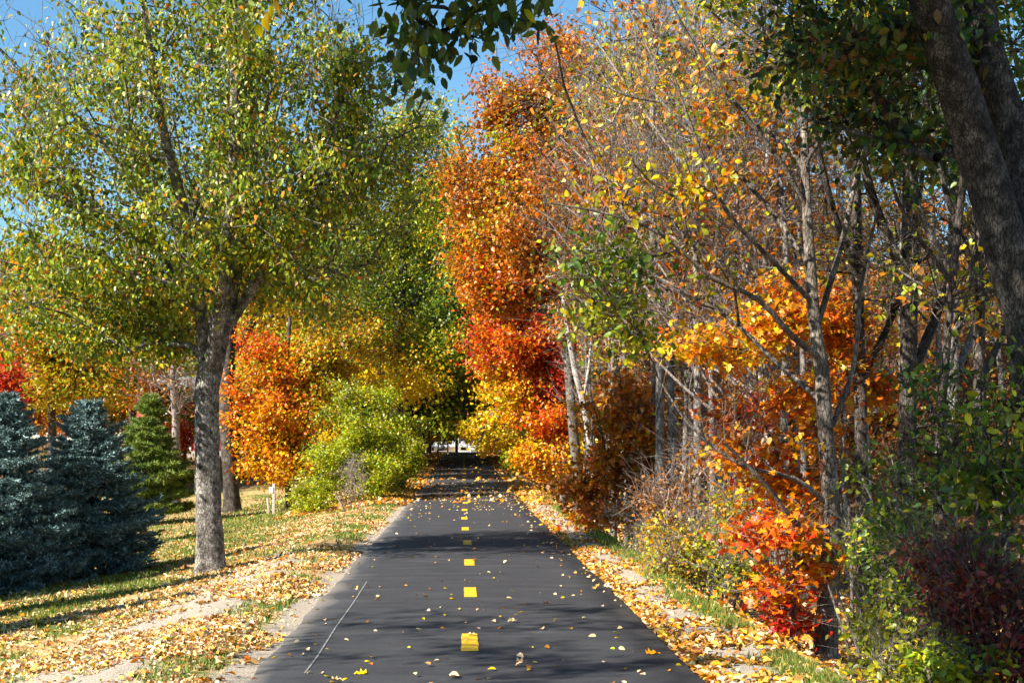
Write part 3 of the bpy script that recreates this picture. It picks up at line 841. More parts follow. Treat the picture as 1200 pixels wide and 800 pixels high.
# ------------------------------------------------------------------ left background
def bgtree(label, px, D, blobs, seed, bark=M_BARK_DARK, name="broadleaf_tree", L=.2, r=6, top=380, cat="tree", group=None, sigma=.45, **kw):
    return tree(name, label, cat, gpt(px, D), [SG(D, px, r, (px + 1, 500, r * .8), (px - 2, (500 + top) / 2, r * .6), (px + 2, top, r * .3))],
                blobs, seed, bark, L, L * .72, LEAF4, sigma=sigma, flat=.4, r_tip=.012 if 'r_tip' not in kw else kw.pop('r_tip'), group=group, **kw)
bgtree("spreading olive and gold maple behind the blue spruces", 60, 58, [(55, 400, 58, 85, 62, 3.5, 120, 95, 'olive'), (40, 390, 57, 40, 25, 2, 25, 90, 'orange'), (110, 360, 60, 60, 42, 3, 60, 90, 'ygreen'), (90, 450, 57, 60, 30, 2.5, 50, 90, 'olive'), (0, 350, 59, 45, 30, 2.5, 25, 80, 'olive')], 301, L=.17)
bgtree("golden orange maple between the pine and the spreading olive maple", 155, 66, [(155, 400, 66, 45, 40, 2.5, 60, 85, 'olive'), (160, 445, 65, 35, 30, 2, 40, 85, 'orange')], 302, L=.18)
bgtree("small dark red tree glimpsed above the cut-off spruce", 8, 30, [(8, 438, 30, 26, 26, .8, 45, 50, 'red'), (14, 475, 30, 26, 20, .8, 30, 50, 'red')], 303, L=.09, r=4, sigma=.15, top=440)
bgtree("leafless brown tree with spreading twigs behind the green pine", 205, 52, [(205, 435, 52, 50, 50, 2, 160, 3, 'brown')], 304, bark=M_TWIG, L=.14, twigs=1500, twig_len=.7, r_tip=.009)
bgtree("loose green and russet tree standing before the red barn", 203, 66, [(205, 490, 66, 24, 40, 1.6, 50, 60, 'olive'), (235, 500, 66, 16, 30, 1.2, 30, 60, 'green'), (190, 470, 66, 22, 30, 1.2, 30, 60, 'brown')], 306, L=.15, r=3, top=450, sigma=.3)
bush("leafy_bush", "straw and orange brush on the bank below the red barn", gpt(205, 60), [(205, 568, 60, 30, 8, 1, 40, 40, 'straw'), (225, 562, 61, 18, 9, .8, 20, 40, 'orange'), (300, 565, 62, 40, 18, 1, 40, 50, 'green')], 307, .12, .08)
bgtree("crimson bush half hiding the red barn", 216, 63, [(213, 512, 63, 20, 20, 1.2, 60, 55, 'red'), (196, 540, 63, 16, 12, 1, 20, 40, 'orange')], 305, name="red_bush", cat="bush", L=.13, r=2, top=505, sigma=.25)

# ------------------------------------------------------------------ prototypes for the far woods
def far_proto(label, seed, pal, group, H=14, W=4.4, nt_=200, nl=70, L=.26, bark=M_BARK_DARK, low=.0):
    D = 100.0
    rng = np.random.default_rng(seed)
    base = np.array([(VX - VX), D, 0.0])
    s = FPX / D
    blobs = []
    for k in range(9):
        zc = H * (low + .12 + .72 * (k + rng.random()) / 9); xo = rng.normal(0, W * .32)
        blobs.append((VX + xo * s, VY + (CAMZ - zc) * s, D + rng.normal(0, W * .3), W * .55 * s, H * .16 * s, W * .55, nt_ // 9, nl, pal))
    r = tree("woodland_tree", label, "tree", base, [([base + (0, 0, -.3), base + (.1, 0, H * .3), base + (-.15, .1, H * .6), base + (.1, 0, H * .92)], [.2, .15, .1, .03])],
             blobs, seed, bark, L, L * .72, LEAF4, sigma=.5, flat=.4, r_tip=.014, group=group)
    return r
far_specs = {
 'olive': ("olive and yellow woodland tree in the woods beyond the lawn", "olive woodland trees"),
 'rust': ("rust coloured woodland tree in the woods beyond the lawn", "rust woodland trees"),
 'green': ("dull green woodland tree crowding the far end of the path", "green woodland trees"),
 'dgreen': ("dark green woodland tree shading the far stretch of the path", "dark green woodland trees"),
 'gold': ("yellow woodland tree beside the far stretch of the path", "yellow woodland trees"),
 'ygreen': ("yellow-green tree arching over the far end of the path by the white fences", "arching trees at the path's end"),
 'brown': ("brown woodland tree behind the grey trunks of the thicket", "brown woodland trees"),
}
protos, used = {}, {}
for k, (p_, (lb, gr)) in enumerate(far_specs.items()):
    protos[p_] = far_proto(lb, 400 + k, p_, gr, low=.10 if p_ == 'ygreen' else 0)
    used[p_] = False
ORD = ['first', 'second', 'third', 'fourth', 'fifth', 'sixth', 'seventh', 'eighth', 'ninth', 'tenth', 'eleventh', 'twelfth', 'thirteenth', 'fourteenth', 'fifteenth', 'sixteenth', 'seventeenth', 'eighteenth', 'nineteenth', 'twentieth']
TONE = {'olive': 'olive and yellow', 'rust': 'rust coloured', 'green': 'dull green', 'dgreen': 'dark green', 'gold': 'yellow', 'ygreen': 'yellow-green', 'brown': 'brown'}
placed = []
def put_far(p_, px, D, sc=1.0, rz=0.0, szf=1.0, x=None):
    r = put_far_(p_, px, D, sc, rz, szf, x)
    placed.append((r, p_)); return r
def name_row(rows, key, text, group):
    for k, (r, p_) in enumerate(sorted(rows, key=key)):
        r["label"] = text % (TONE[p_], ORD[k]) if k < 20 else text % (TONE[p_], 'farthest')
        r["group"] = group
def put_far_(p_, px, D, sc=1.0, rz=0.0, szf=1.0, x=None):
    x = (px - VX) / FPX * D if x is None else x
    loc = (x, D, float(gz(x, D)))
    if not used[p_]:
        r = protos[p_]; used[p_] = True
        r.location = loc; r.rotation_euler = (0, 0, rz); r.scale = (sc, sc, sc * szf); return r
    return copy_thing(protos[p_], loc, rz, (sc, sc, sc * szf))
rng = np.random.default_rng(77)
# left background wood
for px, D, p_, sc in [(20, 95, 'olive', 1.05), (75, 88, 'rust', .95), (130, 100, 'olive', 1.0), (185, 92, 'rust', .95), (235, 86, 'green', .9), (285, 80, 'olive', 1.1), (325, 76, 'green', 1.0),
                      (365, 72, 'olive', 1.1), (400, 80, 'rust', 1.0), (50, 120, 'rust', 1.2), (160, 125, 'brown', 1.2), (260, 110, 'dgreen', 1.2), (340, 100, 'dgreen', 1.2), (-20, 80, 'olive', .9)]:
    put_far(p_, px, D, sc, rng.random() * 6.28)
name_row([q for q in placed if q[0].location.y < 103], lambda q: q[0].location.x / q[0].location.y, "%s tree, %s from the left edge in the wood beyond the lawn", "trees of the wood beyond the lawn")
name_row([q for q in placed if q[0].location.y >= 103], lambda q: q[0].location.x / q[0].location.y, "taller %s tree behind the wood beyond the lawn, %s from the left edge", "back trees of the wood beyond the lawn")
placed.clear()
# both sides of the far path; brighter yellow-greens stand in for blocked sunlight
for x, D, p_, sc in [(-4.6, 62, 'green', .9), (-4.3, 68, 'ygreen', 1.0), (-4.4, 75, 'green', 1.1), (-4.9, 84, 'ygreen', 1.15), (-5.2, 94, 'green', 1.15), (-5.4, 105, 'green', 1.1), (-7.5, 70, 'dgreen', 1.1), (-8.5, 82, 'green', 1.1),
                     (4.6, 60, 'gold', .85), (4.8, 70, 'rust', 1.0), (5.0, 80, 'gold', 1.1), (5.2, 91, 'rust', 1.15), (5.2, 103, 'green', 1.2), (8.5, 74, 'green', 1.1), (9, 88, 'rust', 1.2), (8, 105, 'olive', 1.2),
                     (-3.9, 78, 'ygreen', 1.1), (-3.4, 92, 'olive', 1.3), (-3.3, 108, 'olive', 1.2), (3.8, 66, 'gold', 1.0), (3.9, 86, 'olive', 1.25), (3.8, 100, 'green', 1.25), (3.9, 110, 'rust', 1.2), (-3.2, 121, 'ygreen', .9), (3.0, 124, 'ygreen', 1.0), (.6, 143, 'ygreen', 1.1), (-2.8, 112, 'ygreen', .9), (3.1, 107, 'ygreen', .95), (-9, 140, 'green', 1.5), (-3.5, 150, 'olive', 1.4), (3.2, 160, 'green', 1.5), (9, 145, 'olive', 1.5), (15, 150, 'gold', 1.5), (-16, 150, 'olive', 1.5), (22, 155, 'olive', 1.4), (0, 185, 'green', 1.6)]:
    put_far(p_, 0, D, sc, rng.random() * 6.28, x=x)
for k in range(34):
    x = -95 + k * 5.6 + rng.normal(0, 1.5)
    if abs(x) < 2: continue
    put_far(['green', 'olive', 'rust', 'dgreen', 'gold', 'olive', 'brown'][k % 7], 0, 150 + rng.random() * 45, 1.2 + .3 * rng.random(), rng.random() * 6.28, x=x)
name_row([q for q in placed if q[0].location.x < 0 and q[0].location.y < 130], lambda q: q[0].location.y, "%s tree, %s from the camera along the left side of the far path", "trees along the left of the far path")
name_row([q for q in placed if q[0].location.x > 0 and q[0].location.y < 130], lambda q: q[0].location.y, "%s tree, %s from the camera along the right side of the far path", "trees along the right of the far path")
for q in placed:
    if q[0].location.y >= 130:
        q[0]["label"] = "distant %s tree in the wood past the end of the path" % TONE[q[1]]; q[0]["group"] = "distant %s trees past the path's end" % TONE[q[1]]
placed.clear()
# behind the right thicket
for x, D, p_, sc in [(13, 34, 'brown', .62), (12.5, 40, 'rust', .7), (11, 47, 'brown', .8), (14.5, 46, 'gold', .7), (16.5, 38, 'brown', .6), (10, 56, 'rust', .9), (15, 58, 'brown', .9), (20, 52, 'olive', .7), (24, 60, 'brown', .75),
                     (30, 70, 'rust', .8), (36, 84, 'olive', .8), (44, 95, 'brown', .9), (15, 30, 'brown', .5), (9.2, 64, 'brown', 1.0)]:
    put_far(p_, 0, D, sc, rng.random() * 6.28, x=x)
name_row(placed, lambda q: -q[0].location.x / q[0].location.y, "%s tree in the wood beyond the thicket, %s from the picture's right edge", "trees of the wood beyond the thicket")

# ------------------------------------------------------------------ right side : maples near the path
D = 34
tree("maple_tree", "tall rust-orange maple towering over the right edge of the path", "tree", gpt(676, D),
     [SG(D, 676, 7, (676, 560, 6), (670, 480, 5.5), (664, 400, 5), (655, 300, 4.5), (645, 180, 3.5), (630, 60, 2.5)),
      S(D, (664, 400, 4), (625, 340, 3), (590, 290, 2, -.5)), S(D, (656, 310, 4), (690, 230, 3), (710, 140, 2, .5)), S(D, (650, 250, 3.5), (610, 180, 2.5), (585, 110, 2, .3))],
     [(640, 120, D, 85, 105, 2.0, 170, 50, 'rust'), (590, 130, D, 36, 60, 1.2, 50, 46, 'rust'), (605, 230, D, 80, 75, 1.8, 150, 54, 'rust'), (690, 190, D + .5, 85, 100, 2, 130, 52, 'rust'), (620, 180, D - .8, 80, 110, 1.4, 60, 40, 'mixed'), (590, 290, D - .8, 60, 70, 1.2, 50, 44, 'olive'),
      (600, 315, D, 66, 50, 1.6, 80, 56, 'redor'), (600, 320, D, 66, 50, 1.6, 60, 56, 'rust'), (680, 310, D + .5, 70, 60, 1.6, 100, 56, 'rust'), (556, 235, D, 40, 80, 1.2, 80, 40, 'rust'), (545, 170, D + 1, 30, 50, 1, 24, 24, 'mixed'), (540, 300, D + 1, 34, 50, 1, 40, 36, 'olive'), (720, 80, D + 1, 70, 70, 1.6, 60, 55, 'mixed'), (730, 230, D - 4, 70, 100, 1.2, 150, 44, 'rust'), (650, 260, D - 2, 60, 80, 1.2, 90, 50, 'rust'), (770, 380, D - 5, 60, 50, 1, 60, 36, 'brown'), (560, 330, D, 36, 40, 1.2, 50, 60, 'rust'), (800, 330, D + 2, 60, 80, 1.8, 60, 40, 'rust')],
     501, M_BARK_MID, .095, .08, LEAF6, sigma=.24, flat=.5, r_tip=.009, twigs=600)
D = 40
tree("maple_tree", "scarlet and yellow maple arching low over the right verge", "tree", gpt(662, D),
     [SG(D, 662, 4, (655, 540, 3.5), (640, 480, 3), (620, 420, 2.5), (600, 370, 2)), S(D, (652, 530, 3), (670, 470, 2), (670, 410, 1.5))],
     [(590, 395, D, 60, 38, 1.4, 80, 58, 'red'), (590, 410, D - .5, 60, 46, 1.4, 60, 58, 'redor'), (575, 365, D, 34, 26, 1, 30, 60, 'orange'), (600, 450, D, 56, 44, 1.4, 120, 62, 'gold'), (610, 460, D - .6, 50, 44, 1.2, 40, 56, 'borange'), (640, 410, D, 40, 35, 1.4, 60, 60, 'redor'),
      (648, 450, D - .5, 34, 30, 1.2, 50, 60, 'red'), (570, 500, D + 4, 26, 28, 1, 35, 55, 'gold'), (636, 492, D - 1, 36, 26, 1.1, 50, 60, 'redor'), (640, 535, D - 2, 28, 26, 1, 40, 58, 'borange'), (598, 510, D + 6, 24, 28, 1, 30, 50, 'olive')],
     502, M_BARK_MID, .10, .085, LEAF6, sigma=.2, flat=.5, r_tip=.008)
bush("leafy_bush", "small bright green bush low beside the far right verge", gpt(608, 55), [(604, 530, 55, 12, 14, .7, 30, 55, 'lime'), (625, 545, 46, 10, 10, .5, 14, 45, 'borange')], 503, .10, .07)
D = 24
tree("maple_tree", "shaded russet sapling among the grey trunks beside the verge", "tree", gpt(742, D),
     [SG(D, 742, 3, (738, 560, 2.5), (730, 500, 2), (725, 430, 1.5))],
     [(730, 470, D, 55, 60, 1, 90, 34, 'rust'), (700, 560, D, 40, 40, .8, 50, 30, 'rust'), (760, 540, D, 40, 50, .8, 40, 30, 'brown'), (690, 600, D + 1, 30, 22, .6, 20, 30, 'orange')],
     504, M_BARK_DARK, .10, .085, MAPLE, sigma=.2, flat=.4, r_tip=.006)
tree("birch_tree", "leaning pale-barked birch at the path side of the thicket", "tree", gpt(702, 28),
     [SG(28, 702, 4.6, (697, 560, 4.2), (691, 515, 4), (683, 470, 3.8), (672, 425, 3.2), (660, 350, 2.2), (652, 280, 1.4)), S(28, (683, 470, 2), (690, 430, 1.5), (694, 380, 1))],
     [(665, 350, 28, 40, 50, 1, 40, 16, 'rust')], 505, M_BIRCH, .07, .05, LEAF4, sigma=.2)

# ------------------------------------------------------------------ slender grey trees of the thicket
def slim_proto(seed, H, lean, nl, pal, label, group, bark, r=.066, tw=900):
    D = 60.0; s = FPX / D
    rng = np.random.default_rng(seed)
    base = np.array([0.0, D, 0.0])
    pts = [base + (0, 0, -.3)]; rad = [r]
    for f in (.25, .5, .75, 1):
        pts.append(base + (lean * f * f + rng.normal(0, .08), rng.normal(0, .08), H * f)); rad.append(r * (1 - f * .75))
    blobs = [(VX + (lean * .7) * s, VY + (CAMZ - H * .72) * s, D, 1.5 * s, H * .30 * s, 1.5, 70, nl, pal), (VX, VY + (CAMZ - H * .42) * s, D, 1.0 * s, H * .14 * s, 1.0, 16, nl // 2, pal)]
    return tree("slender_tree", label, "tree", base, [(pts, rad)], blobs, seed, bark, .085, .06, LEAF4, sigma=.22, flat=.3, twigs=tw, twig_len=.7,
                r_tip=.0065, group=group, flare=.25, k_stem=9, kpath=.1, asc=1.5, twig_up=.9)
slim_specs = [("slender pale grey tree with only a few leaves on its upright twigs in the thicket", "bare grey thicket trees", 601, 9.5, .3, 5, 'rust', M_BARK_GREY),
              ("slender grey tree with a thin green, yellow and orange top in the thicket", "mixed-top thicket trees", 602, 10.5, -.5, 12, 'mixed', M_BARK_GREY),
              ("slender grey tree with rust-brown leaves left in the thicket", "rust-leaved thicket trees", 603, 9.0, -.2, 14, 'rust', M_BARK_GREY),
              ("slender dark-barked tree with thin mixed autumn leaves in the thicket", "dark-barked thicket trees", 604, 10.0, .2, 10, 'mixed', M_BARK_DARK)]
sp = [slim_proto(sd, H, ln, nl, pl, lb, gr, bk, tw=1100 if k == 0 else 600) for k, (lb, gr, sd, H, ln, nl, pl, bk) in enumerate(slim_specs)]
su = [False] * 4
def put_slim(k, x, y, rz, sc):
    loc = (x, y, float(gz(x, y)))
    if not su[k]:
        su[k] = True; r = sp[k]; r.location = loc; r.rotation_euler = (0, 0, rz); r.scale = (sc, sc, sc); return r
    return copy_thing(sp[k], loc, rz, (sc, sc, sc))
rng = np.random.default_rng(88)
DESC = ['nearly bare slender grey tree', 'mixed-colour slender grey tree', 'rust-leaved slender grey tree', 'slender dark-barked tree']
for x0, a_, b_, nn, rown in ((3.25, 18, 54, 17, 'in the front row beside the verge'), (4.4, 19, 50, 14, 'in the second row of the thicket'), (5.8, 18, 46, 12, 'in the third row of the thicket'), (7.6, 19, 42, 9, 'in the back row of the thicket')):
    for k in range(nn):
        f = (k + rng.random() * .8) / nn
        yy = a_ * (b_ / a_) ** f
        x = x0 + rng.normal(0, .28)
        q = int(rng.choice(4, p=[.42, .24, .22, .12]))
        o = put_slim(q, max(x, 2.95), yy, rng.random() * 6.28, .8 + .4 * rng.random())
        o["label"] = "%s, %s from the camera %s" % (DESC[q], ORD[k], rown)
        o["group"] = "slender trees of the thicket"

# ------------------------------------------------------------------ near right thicket
D = 13.6
tree("slender_maple", "slim dark tree at the verge whose long bare limbs sweep out towards the path", "tree", gpt(966, D),
     [SG(D, 966, 14, (970, 700, 12), (975, 620, 11), (968, 520, 10), (962, 430, 8.5), (955, 380, 7.5), (946, 250, 5.5), (943, 160, 4.5), (942, 60, 4), (938, -60, 3), (936, -180, 2)),
      S(D, (945, 245, 3.6), (925, 205, 3.2, -.1), (900, 170, 3, -.2), (865, 125, 2.6, -.3), (840, 95, 2.2, -.3), (800, 30, 1.6, -.4), (775, -20, 1, -.4)),
      S(D, (948, 310, 3.2), (915, 262, 2.8, .2), (880, 220, 2.6, .3), (800, 145, 2, .4), (755, 95, 1.2, .5), (715, 30, .8, .5)),
      S(D, (953, 355, 3.4), (900, 300, 2.8, -.3), (850, 245, 2.4, -.5), (815, 160, 1.6, -.6), (790, 90, 1, -.7)),
      S(D, (962, 420, 4.2), (930, 395, 3.6, -.3), (890, 352, 3.2, -.5), (835, 325, 2.6, -.6), (770, 272, 2, -.8), (700, 248, 1.4, -.9), (640, 238, .8, -1)),
      S(D, (944, 200, 3, 0), (915, 165, 2.6, .3), (870, 140, 2.4, .5), (815, 125, 2, .6), (735, 112, 1.6, .6), (665, 75, 1.1, .6), (622, 35, .7, .6)),
      S(D, (945, 140, 3), (895, 75, 2.2, .3), (825, 5, 1.4, .5)),
      S(D, (970, 590, 3.6), (930, 560, 3, -.2), (870, 545, 2.4, -.3), (810, 500, 1.4, -.3), (770, 440, .8, -.3)),
      S(D, (972, 640, 4), (930, 610, 3.2, -.5), (900, 570, 2.4, -.7), (850, 520, 1.4, -.9)),
      S(D, (964, 470, 4), (905, 420, 3, .4), (850, 370, 2.4, .7), (760, 320, 1.6, .9), (690, 300, 1, 1)),
      S(D, (958, 380, 4), (985, 290, 3.4, .3), (1008, 190, 2.6, .5), (1040, 90, 1.8, .7), (1060, 0, 1.2, .8)),
      S(D, (966, 520, 4), (1000, 430, 3, .3), (1010, 330, 2.4, .4), (1030, 240, 1.6, .5)),
      S(D, (945, 190, 2.6), (985, 120, 2, -.4), (1010, 40, 1.4, -.6))],
     [(870, 110, D, 90, 90, 1.1, 70, 10, 'auburn'), (760, 200, D - .6, 90, 55, .8, 70, 5, 'auburn'), (735, 190, D - .8, 25, 12, .2, 8, 14, 'gold'), (820, 300, D, 80, 60, .8, 70, 3, 'auburn'), (700, 290, D - .5, 60, 45, .6, 34, 14, 'green'),
      (710, 362, D - .3, 60, 22, .5, 34, 22, 'ygreen'), (960, 60, D, 80, 80, 1, 50, 16, 'ygreen'), (640, 80, D - 1, 40, 60, .6, 18, 3, 'rust'), (860, 500, D - .4, 60, 50, .6, 30, 2, 'brown'), (900, -60, D, 120, 70, 1.2, 40, 22, 'ygreen')],
     701, M_BARK_MID, .075, .06, OVAL, sigma=.16, flat=.3, twigs=3200, twig_len=.6, r_tip=.0036, twig_up=.5, flare=.3)
_r = np.random.default_rng(9)
D = 17.5
fan = [SG(D, 905, 5, (908, 640, 4.5), (905, 540, 4), (898, 450, 3.5), (885, 380, 2.5), (870, 300, 2), (862, 200, 1.5), (860, 90, 1))]
for k in range(17):
    y0 = 560 - k * 19 + _r.normal(0, 6); x0 = 905 - max(0, (450 - y0)) * .13
    ex = x0 - 90 - 190 * _r.random(); ey = y0 - (120 + 200 * _r.random()) ; dz = _r.normal(0, 1.0)
    mx, my = (x0 + ex) / 2, y0 + (ey - y0) * .42
    fan.append(S(D, (x0, y0, 2.4), ((x0 * 2 + mx) / 3, (y0 * 2 + my) / 3 - 6, 2, dz * .3), (mx, my, 1.5, dz * .6), (ex, ey, .6, dz)))
tree("twiggy_tree", "pale leafless tree fanning pinkish twigs towards the path behind the slim dark tree", "tree", gpt(905, D), fan,
     [(790, 240, D, 130, 110, 1.2, 130, 4, 'rust'), (740, 170, D - .5, 110, 110, 1, 90, 5, 'auburn'), (830, 380, D, 90, 60, .8, 60, 3, 'brown'), (850, 80, D, 90, 90, 1, 70, 8, 'auburn')],
     702, M_TWIG, .07, .055, LEAF6, sigma=.15, twigs=5600, twig_len=.8, r_tip=.0042, twig_up=.9, flare=.2)
D = 23
tree("maple_tree", "rust-brown maple filling the gap behind the thicket's grey trunks", "tree", gpt(790, D),
     [SG(D, 790, 6, (788, 540, 5), (785, 420, 4.5), (780, 280, 3.5), (776, 120, 2)), S(D, (785, 420, 3.5), (740, 330, 2.5), (710, 230, 1.5)), S(D, (784, 380, 3.5), (840, 290, 2.5), (880, 180, 1.5))],
     [(700, 240, D - .6, 75, 100, 1.2, 110, 26, 'rust'), (790, 200, D, 90, 110, 1.5, 120, 22, 'rust'), (850, 300, D, 80, 80, 1.5, 80, 20, 'rust'), (750, 340, D, 90, 50, 1.2, 70, 24, 'rust'), (820, 70, D, 100, 80, 1.5, 90, 24, 'gold'), (730, 90, D, 80, 80, 1.5, 80, 20, 'mixed'), (930, 240, D + 1, 70, 90, 1.5, 60, 16, 'brown'), (690, 320, D - 1, 50, 40, .8, 30, 22, 'ygreen')],
     506, M_BARK_MID, .085, .07, LEAF6, sigma=.26, flat=.5, r_tip=.008, twigs=1500)

def sapling(label, px, D, blobs, seed, stems=None, L=.072, **kw):
    st = stems or [SG(D, px, 2.6, (px - 3, 640, 2.2), (px - 8, 560, 1.8), (px - 14, 480, 1.4), (px - 20, 420, 1))]
    return tree("maple_sapling", label, "tree", gpt(px, D), st, blobs, seed, M_BARK_MID, L, L, MAPLE, sigma=.13, flat=.7, droop=.4, r_tip=.004, flare=.1, **kw)
sapling("orange-gold maple branches hanging in front of the grey trunks", 905, 15.5,
        [(828, 400, 15, 60, 24, .5, 44, 18, 'borange'), (900, 370, 15.5, 46, 44, .6, 34, 18, 'borange'), (930, 345, 15.5, 40, 26, .5, 22, 22, 'orange')], 711, twigs=200)
sapling("orange maple sapling behind the slim dark tree, high in the thicket", 1000, 16,
        [(975, 352, 16, 60, 46, .8, 70, 18, 'orange'), (1040, 462, 16, 30, 16, .4, 18, 22, 'orange'), (1010, 390, 16, 30, 30, .5, 18, 20, 'borange'), (975, 430, 15.5, 40, 24, .4, 14, 18, 'orange')], 712, twigs=150)
sapling("fiery red-orange maple sapling left of the slim dark tree", 912, 14.6,
        [(880, 480, 14.0, 50, 16, .5, 34, 15, 'redor'), (900, 520, 13.8, 56, 14, .5, 34, 14, 'orange'), (930, 455, 14.2, 60, 16, .5, 34, 14, 'orange'), (920, 560, 14, 50, 12, .5, 22, 13, 'redor'), (985, 490, 14.4, 30, 34, .5, 22, 14, 'orange'), (870, 530, 14.6, 24, 20, .4, 14, 22, 'borange')], 713, twigs=150)
sapling("low scarlet maple sapling arching over the leaf-strewn ditch", 925, 13.4,
        [(890, 618, 13.2, 62, 9, .5, 32, 13, 'redor'), (930, 655, 13.5, 54, 9, .5, 26, 12, 'orange'), (895, 688, 13.1, 56, 8, .4, 24, 12, 'redor'), (920, 725, 13.4, 44, 9, .4, 16, 11, 'red'), (925, 585, 13.9, 60, 12, .5, 30, 13, 'orange'), (940, 628, 12.9, 26, 12, .3, 12, 12, 'orange')], 714,
        stems=[SG(13.4, 925, 3, (930, 720, 2.6), (938, 660, 2.2), (920, 620, 1.8), (880, 600, 1.2)), S(13.4, (933, 700, 2), (900, 670, 1.5), (870, 640, 1))], twigs=120)

bush("brush_thicket", "tangled olive and straw coloured brush above the leafy verge", gpt(835, 16.5),
     [(800, 640, 16.5, 48, 46, .7, 150, 22, 'olive'), (850, 650, 15.8, 42, 46, .7, 140, 22, 'ygreen'), (790, 580, 17.5, 50, 40, .7, 100, 16, 'brown'), (860, 590, 16.5, 50, 40, .7, 90, 14, 'olive'), (830, 545, 17, 60, 26, .6, 50, 8, 'brown')],
     721, .05, .035, twigs=3500, twig_len=.35, bark=M_TWIG, sigma=.11, nst=10, h=.8, r_tip=.0035)
bush("brush_thicket", "dry grey weeds at the edge of the thicket beside the birch-side trunks", gpt(775, 20),
     [(765, 640, 20, 28, 24, .4, 70, 10, 'straw'), (740, 600, 21, 30, 20, .5, 40, 10, 'brown')], 722, .045, .03, twigs=1200, twig_len=.3, bark=M_TWIG, sigma=.1, nst=6)

bush("green_shrub", "leafy green shrub in the foreground below the slim dark tree", gpt(1050, 11.3),
     [(1052, 630, 11.6, 40, 66, .5, 90, 11, 'green'), (1075, 730, 11, 56, 60, .6, 110, 13, 'ygreen'), (1020, 745, 11.5, 22, 50, .3, 40, 12, 'ygreen'), (1050, 550, 12, 44, 44, .6, 44, 8, 'green'), (1000, 640, 13.0, 14, 50, .3, 14, 8, 'ygreen')],
     731, .065, .048, OVAL, twigs=700, sigma=.12, nst=10, h=1.0, bark=M_BARK_MID, r_tip=.0035)
bush("green_shrub", "dark green broad-leaved shrub rising against the big forked trunk", gpt(1150, 10.2),
     [(1155, 500, 10.2, 60, 60, .6, 80, 9, 'green'), (1120, 430, 10.6, 60, 40, .6, 30, 7, 'dgreen'), (1180, 570, 9.8, 40, 50, .5, 50, 9, 'green'), (1100, 560, 10.6, 45, 50, .5, 36, 7, 'dgreen')],
     732, .07, .052, OVAL, twigs=400, sigma=.13, nst=8, h=1.2, bark=M_BARK_DARK, r_tip=.0035)
bush("purple_shrub", "dull purple-red shrub in the nearest corner of the thicket", gpt(1145, 10),
     [(1150, 680, 10, 62, 45, .6, 140, 22, 'purple'), (1110, 650, 10.3, 40, 30, .5, 50, 20, 'purple'), (1180, 740, 9.6, 40, 50, .5, 70, 20, 'purple')],
     733, .05, .035, LEAF6, twigs=900, sigma=.1, nst=9, h=.8, bark=M_BARK_MID, r_tip=.003)
bush("green_shrub", "yellow-green weeds along the bottom edge under the purple shrub", gpt(1090, 9.6),
     [(1090, 780, 9.6, 70, 35, .5, 90, 18, 'ygreen'), (1030, 800, 10.6, 24, 20, .3, 24, 14, 'olive')], 734, .06, .04, LEAF6, twigs=500, sigma=.1, nst=7, h=.4, r_tip=.003)

# dark trunks deep on the right
for q, (lb, px, D, r, lean, sd, pl) in enumerate([
        ("dark trunk with bare forks just behind the slim dark tree", 1012, 15.5, 9, -10, 741, 'mixed'),
        ("thick dark straight trunk in the shade between two thinner ones", 1062, 15, 13, 5, 742, 'dgreen'),
        ("pale-topped trunk catching sun high up beside the forked tree", 1112, 14.5, 10, 8, 743, 'dgreen'),
        ("thin black trunk leaning towards the forked tree", 1090, 12.5, 6, 40, 744, 'shade'),
        ("dark trunk almost touching the forked tree's fork", 1150, 13, 9, -5, 745, 'dgreen')]):
    tree("shaded_tree", lb, "tree", gpt(px, D),
         [SG(D, px, r, (px, 650, r * .9), (px + lean * .3, 500, r * .8), (px + lean * .6, 350, r * .75), (px + lean, 180, r * .65), (px + lean, 0, r * .5), (px + lean, -160, r * .3)),
          S(D, (px + lean * .4, 450, r * .5), (px + 45, 340, r * .4, .4), (px + 70, 200, r * .3, .6)),
          S(D, (px + lean * .6, 330, r * .5), (px - 40, 230, r * .4, -.3), (px - 70, 90, r * .25, -.5))],
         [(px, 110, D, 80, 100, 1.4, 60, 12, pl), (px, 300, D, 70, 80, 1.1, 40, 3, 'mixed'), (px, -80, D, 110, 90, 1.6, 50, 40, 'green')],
         sd, M_BARK_DARK if q != 2 else M_BARK_GREY, .075, .055, LEAF6, sigma=.2, flat=.3, twigs=700, twig_len=.6, r_tip=.005)

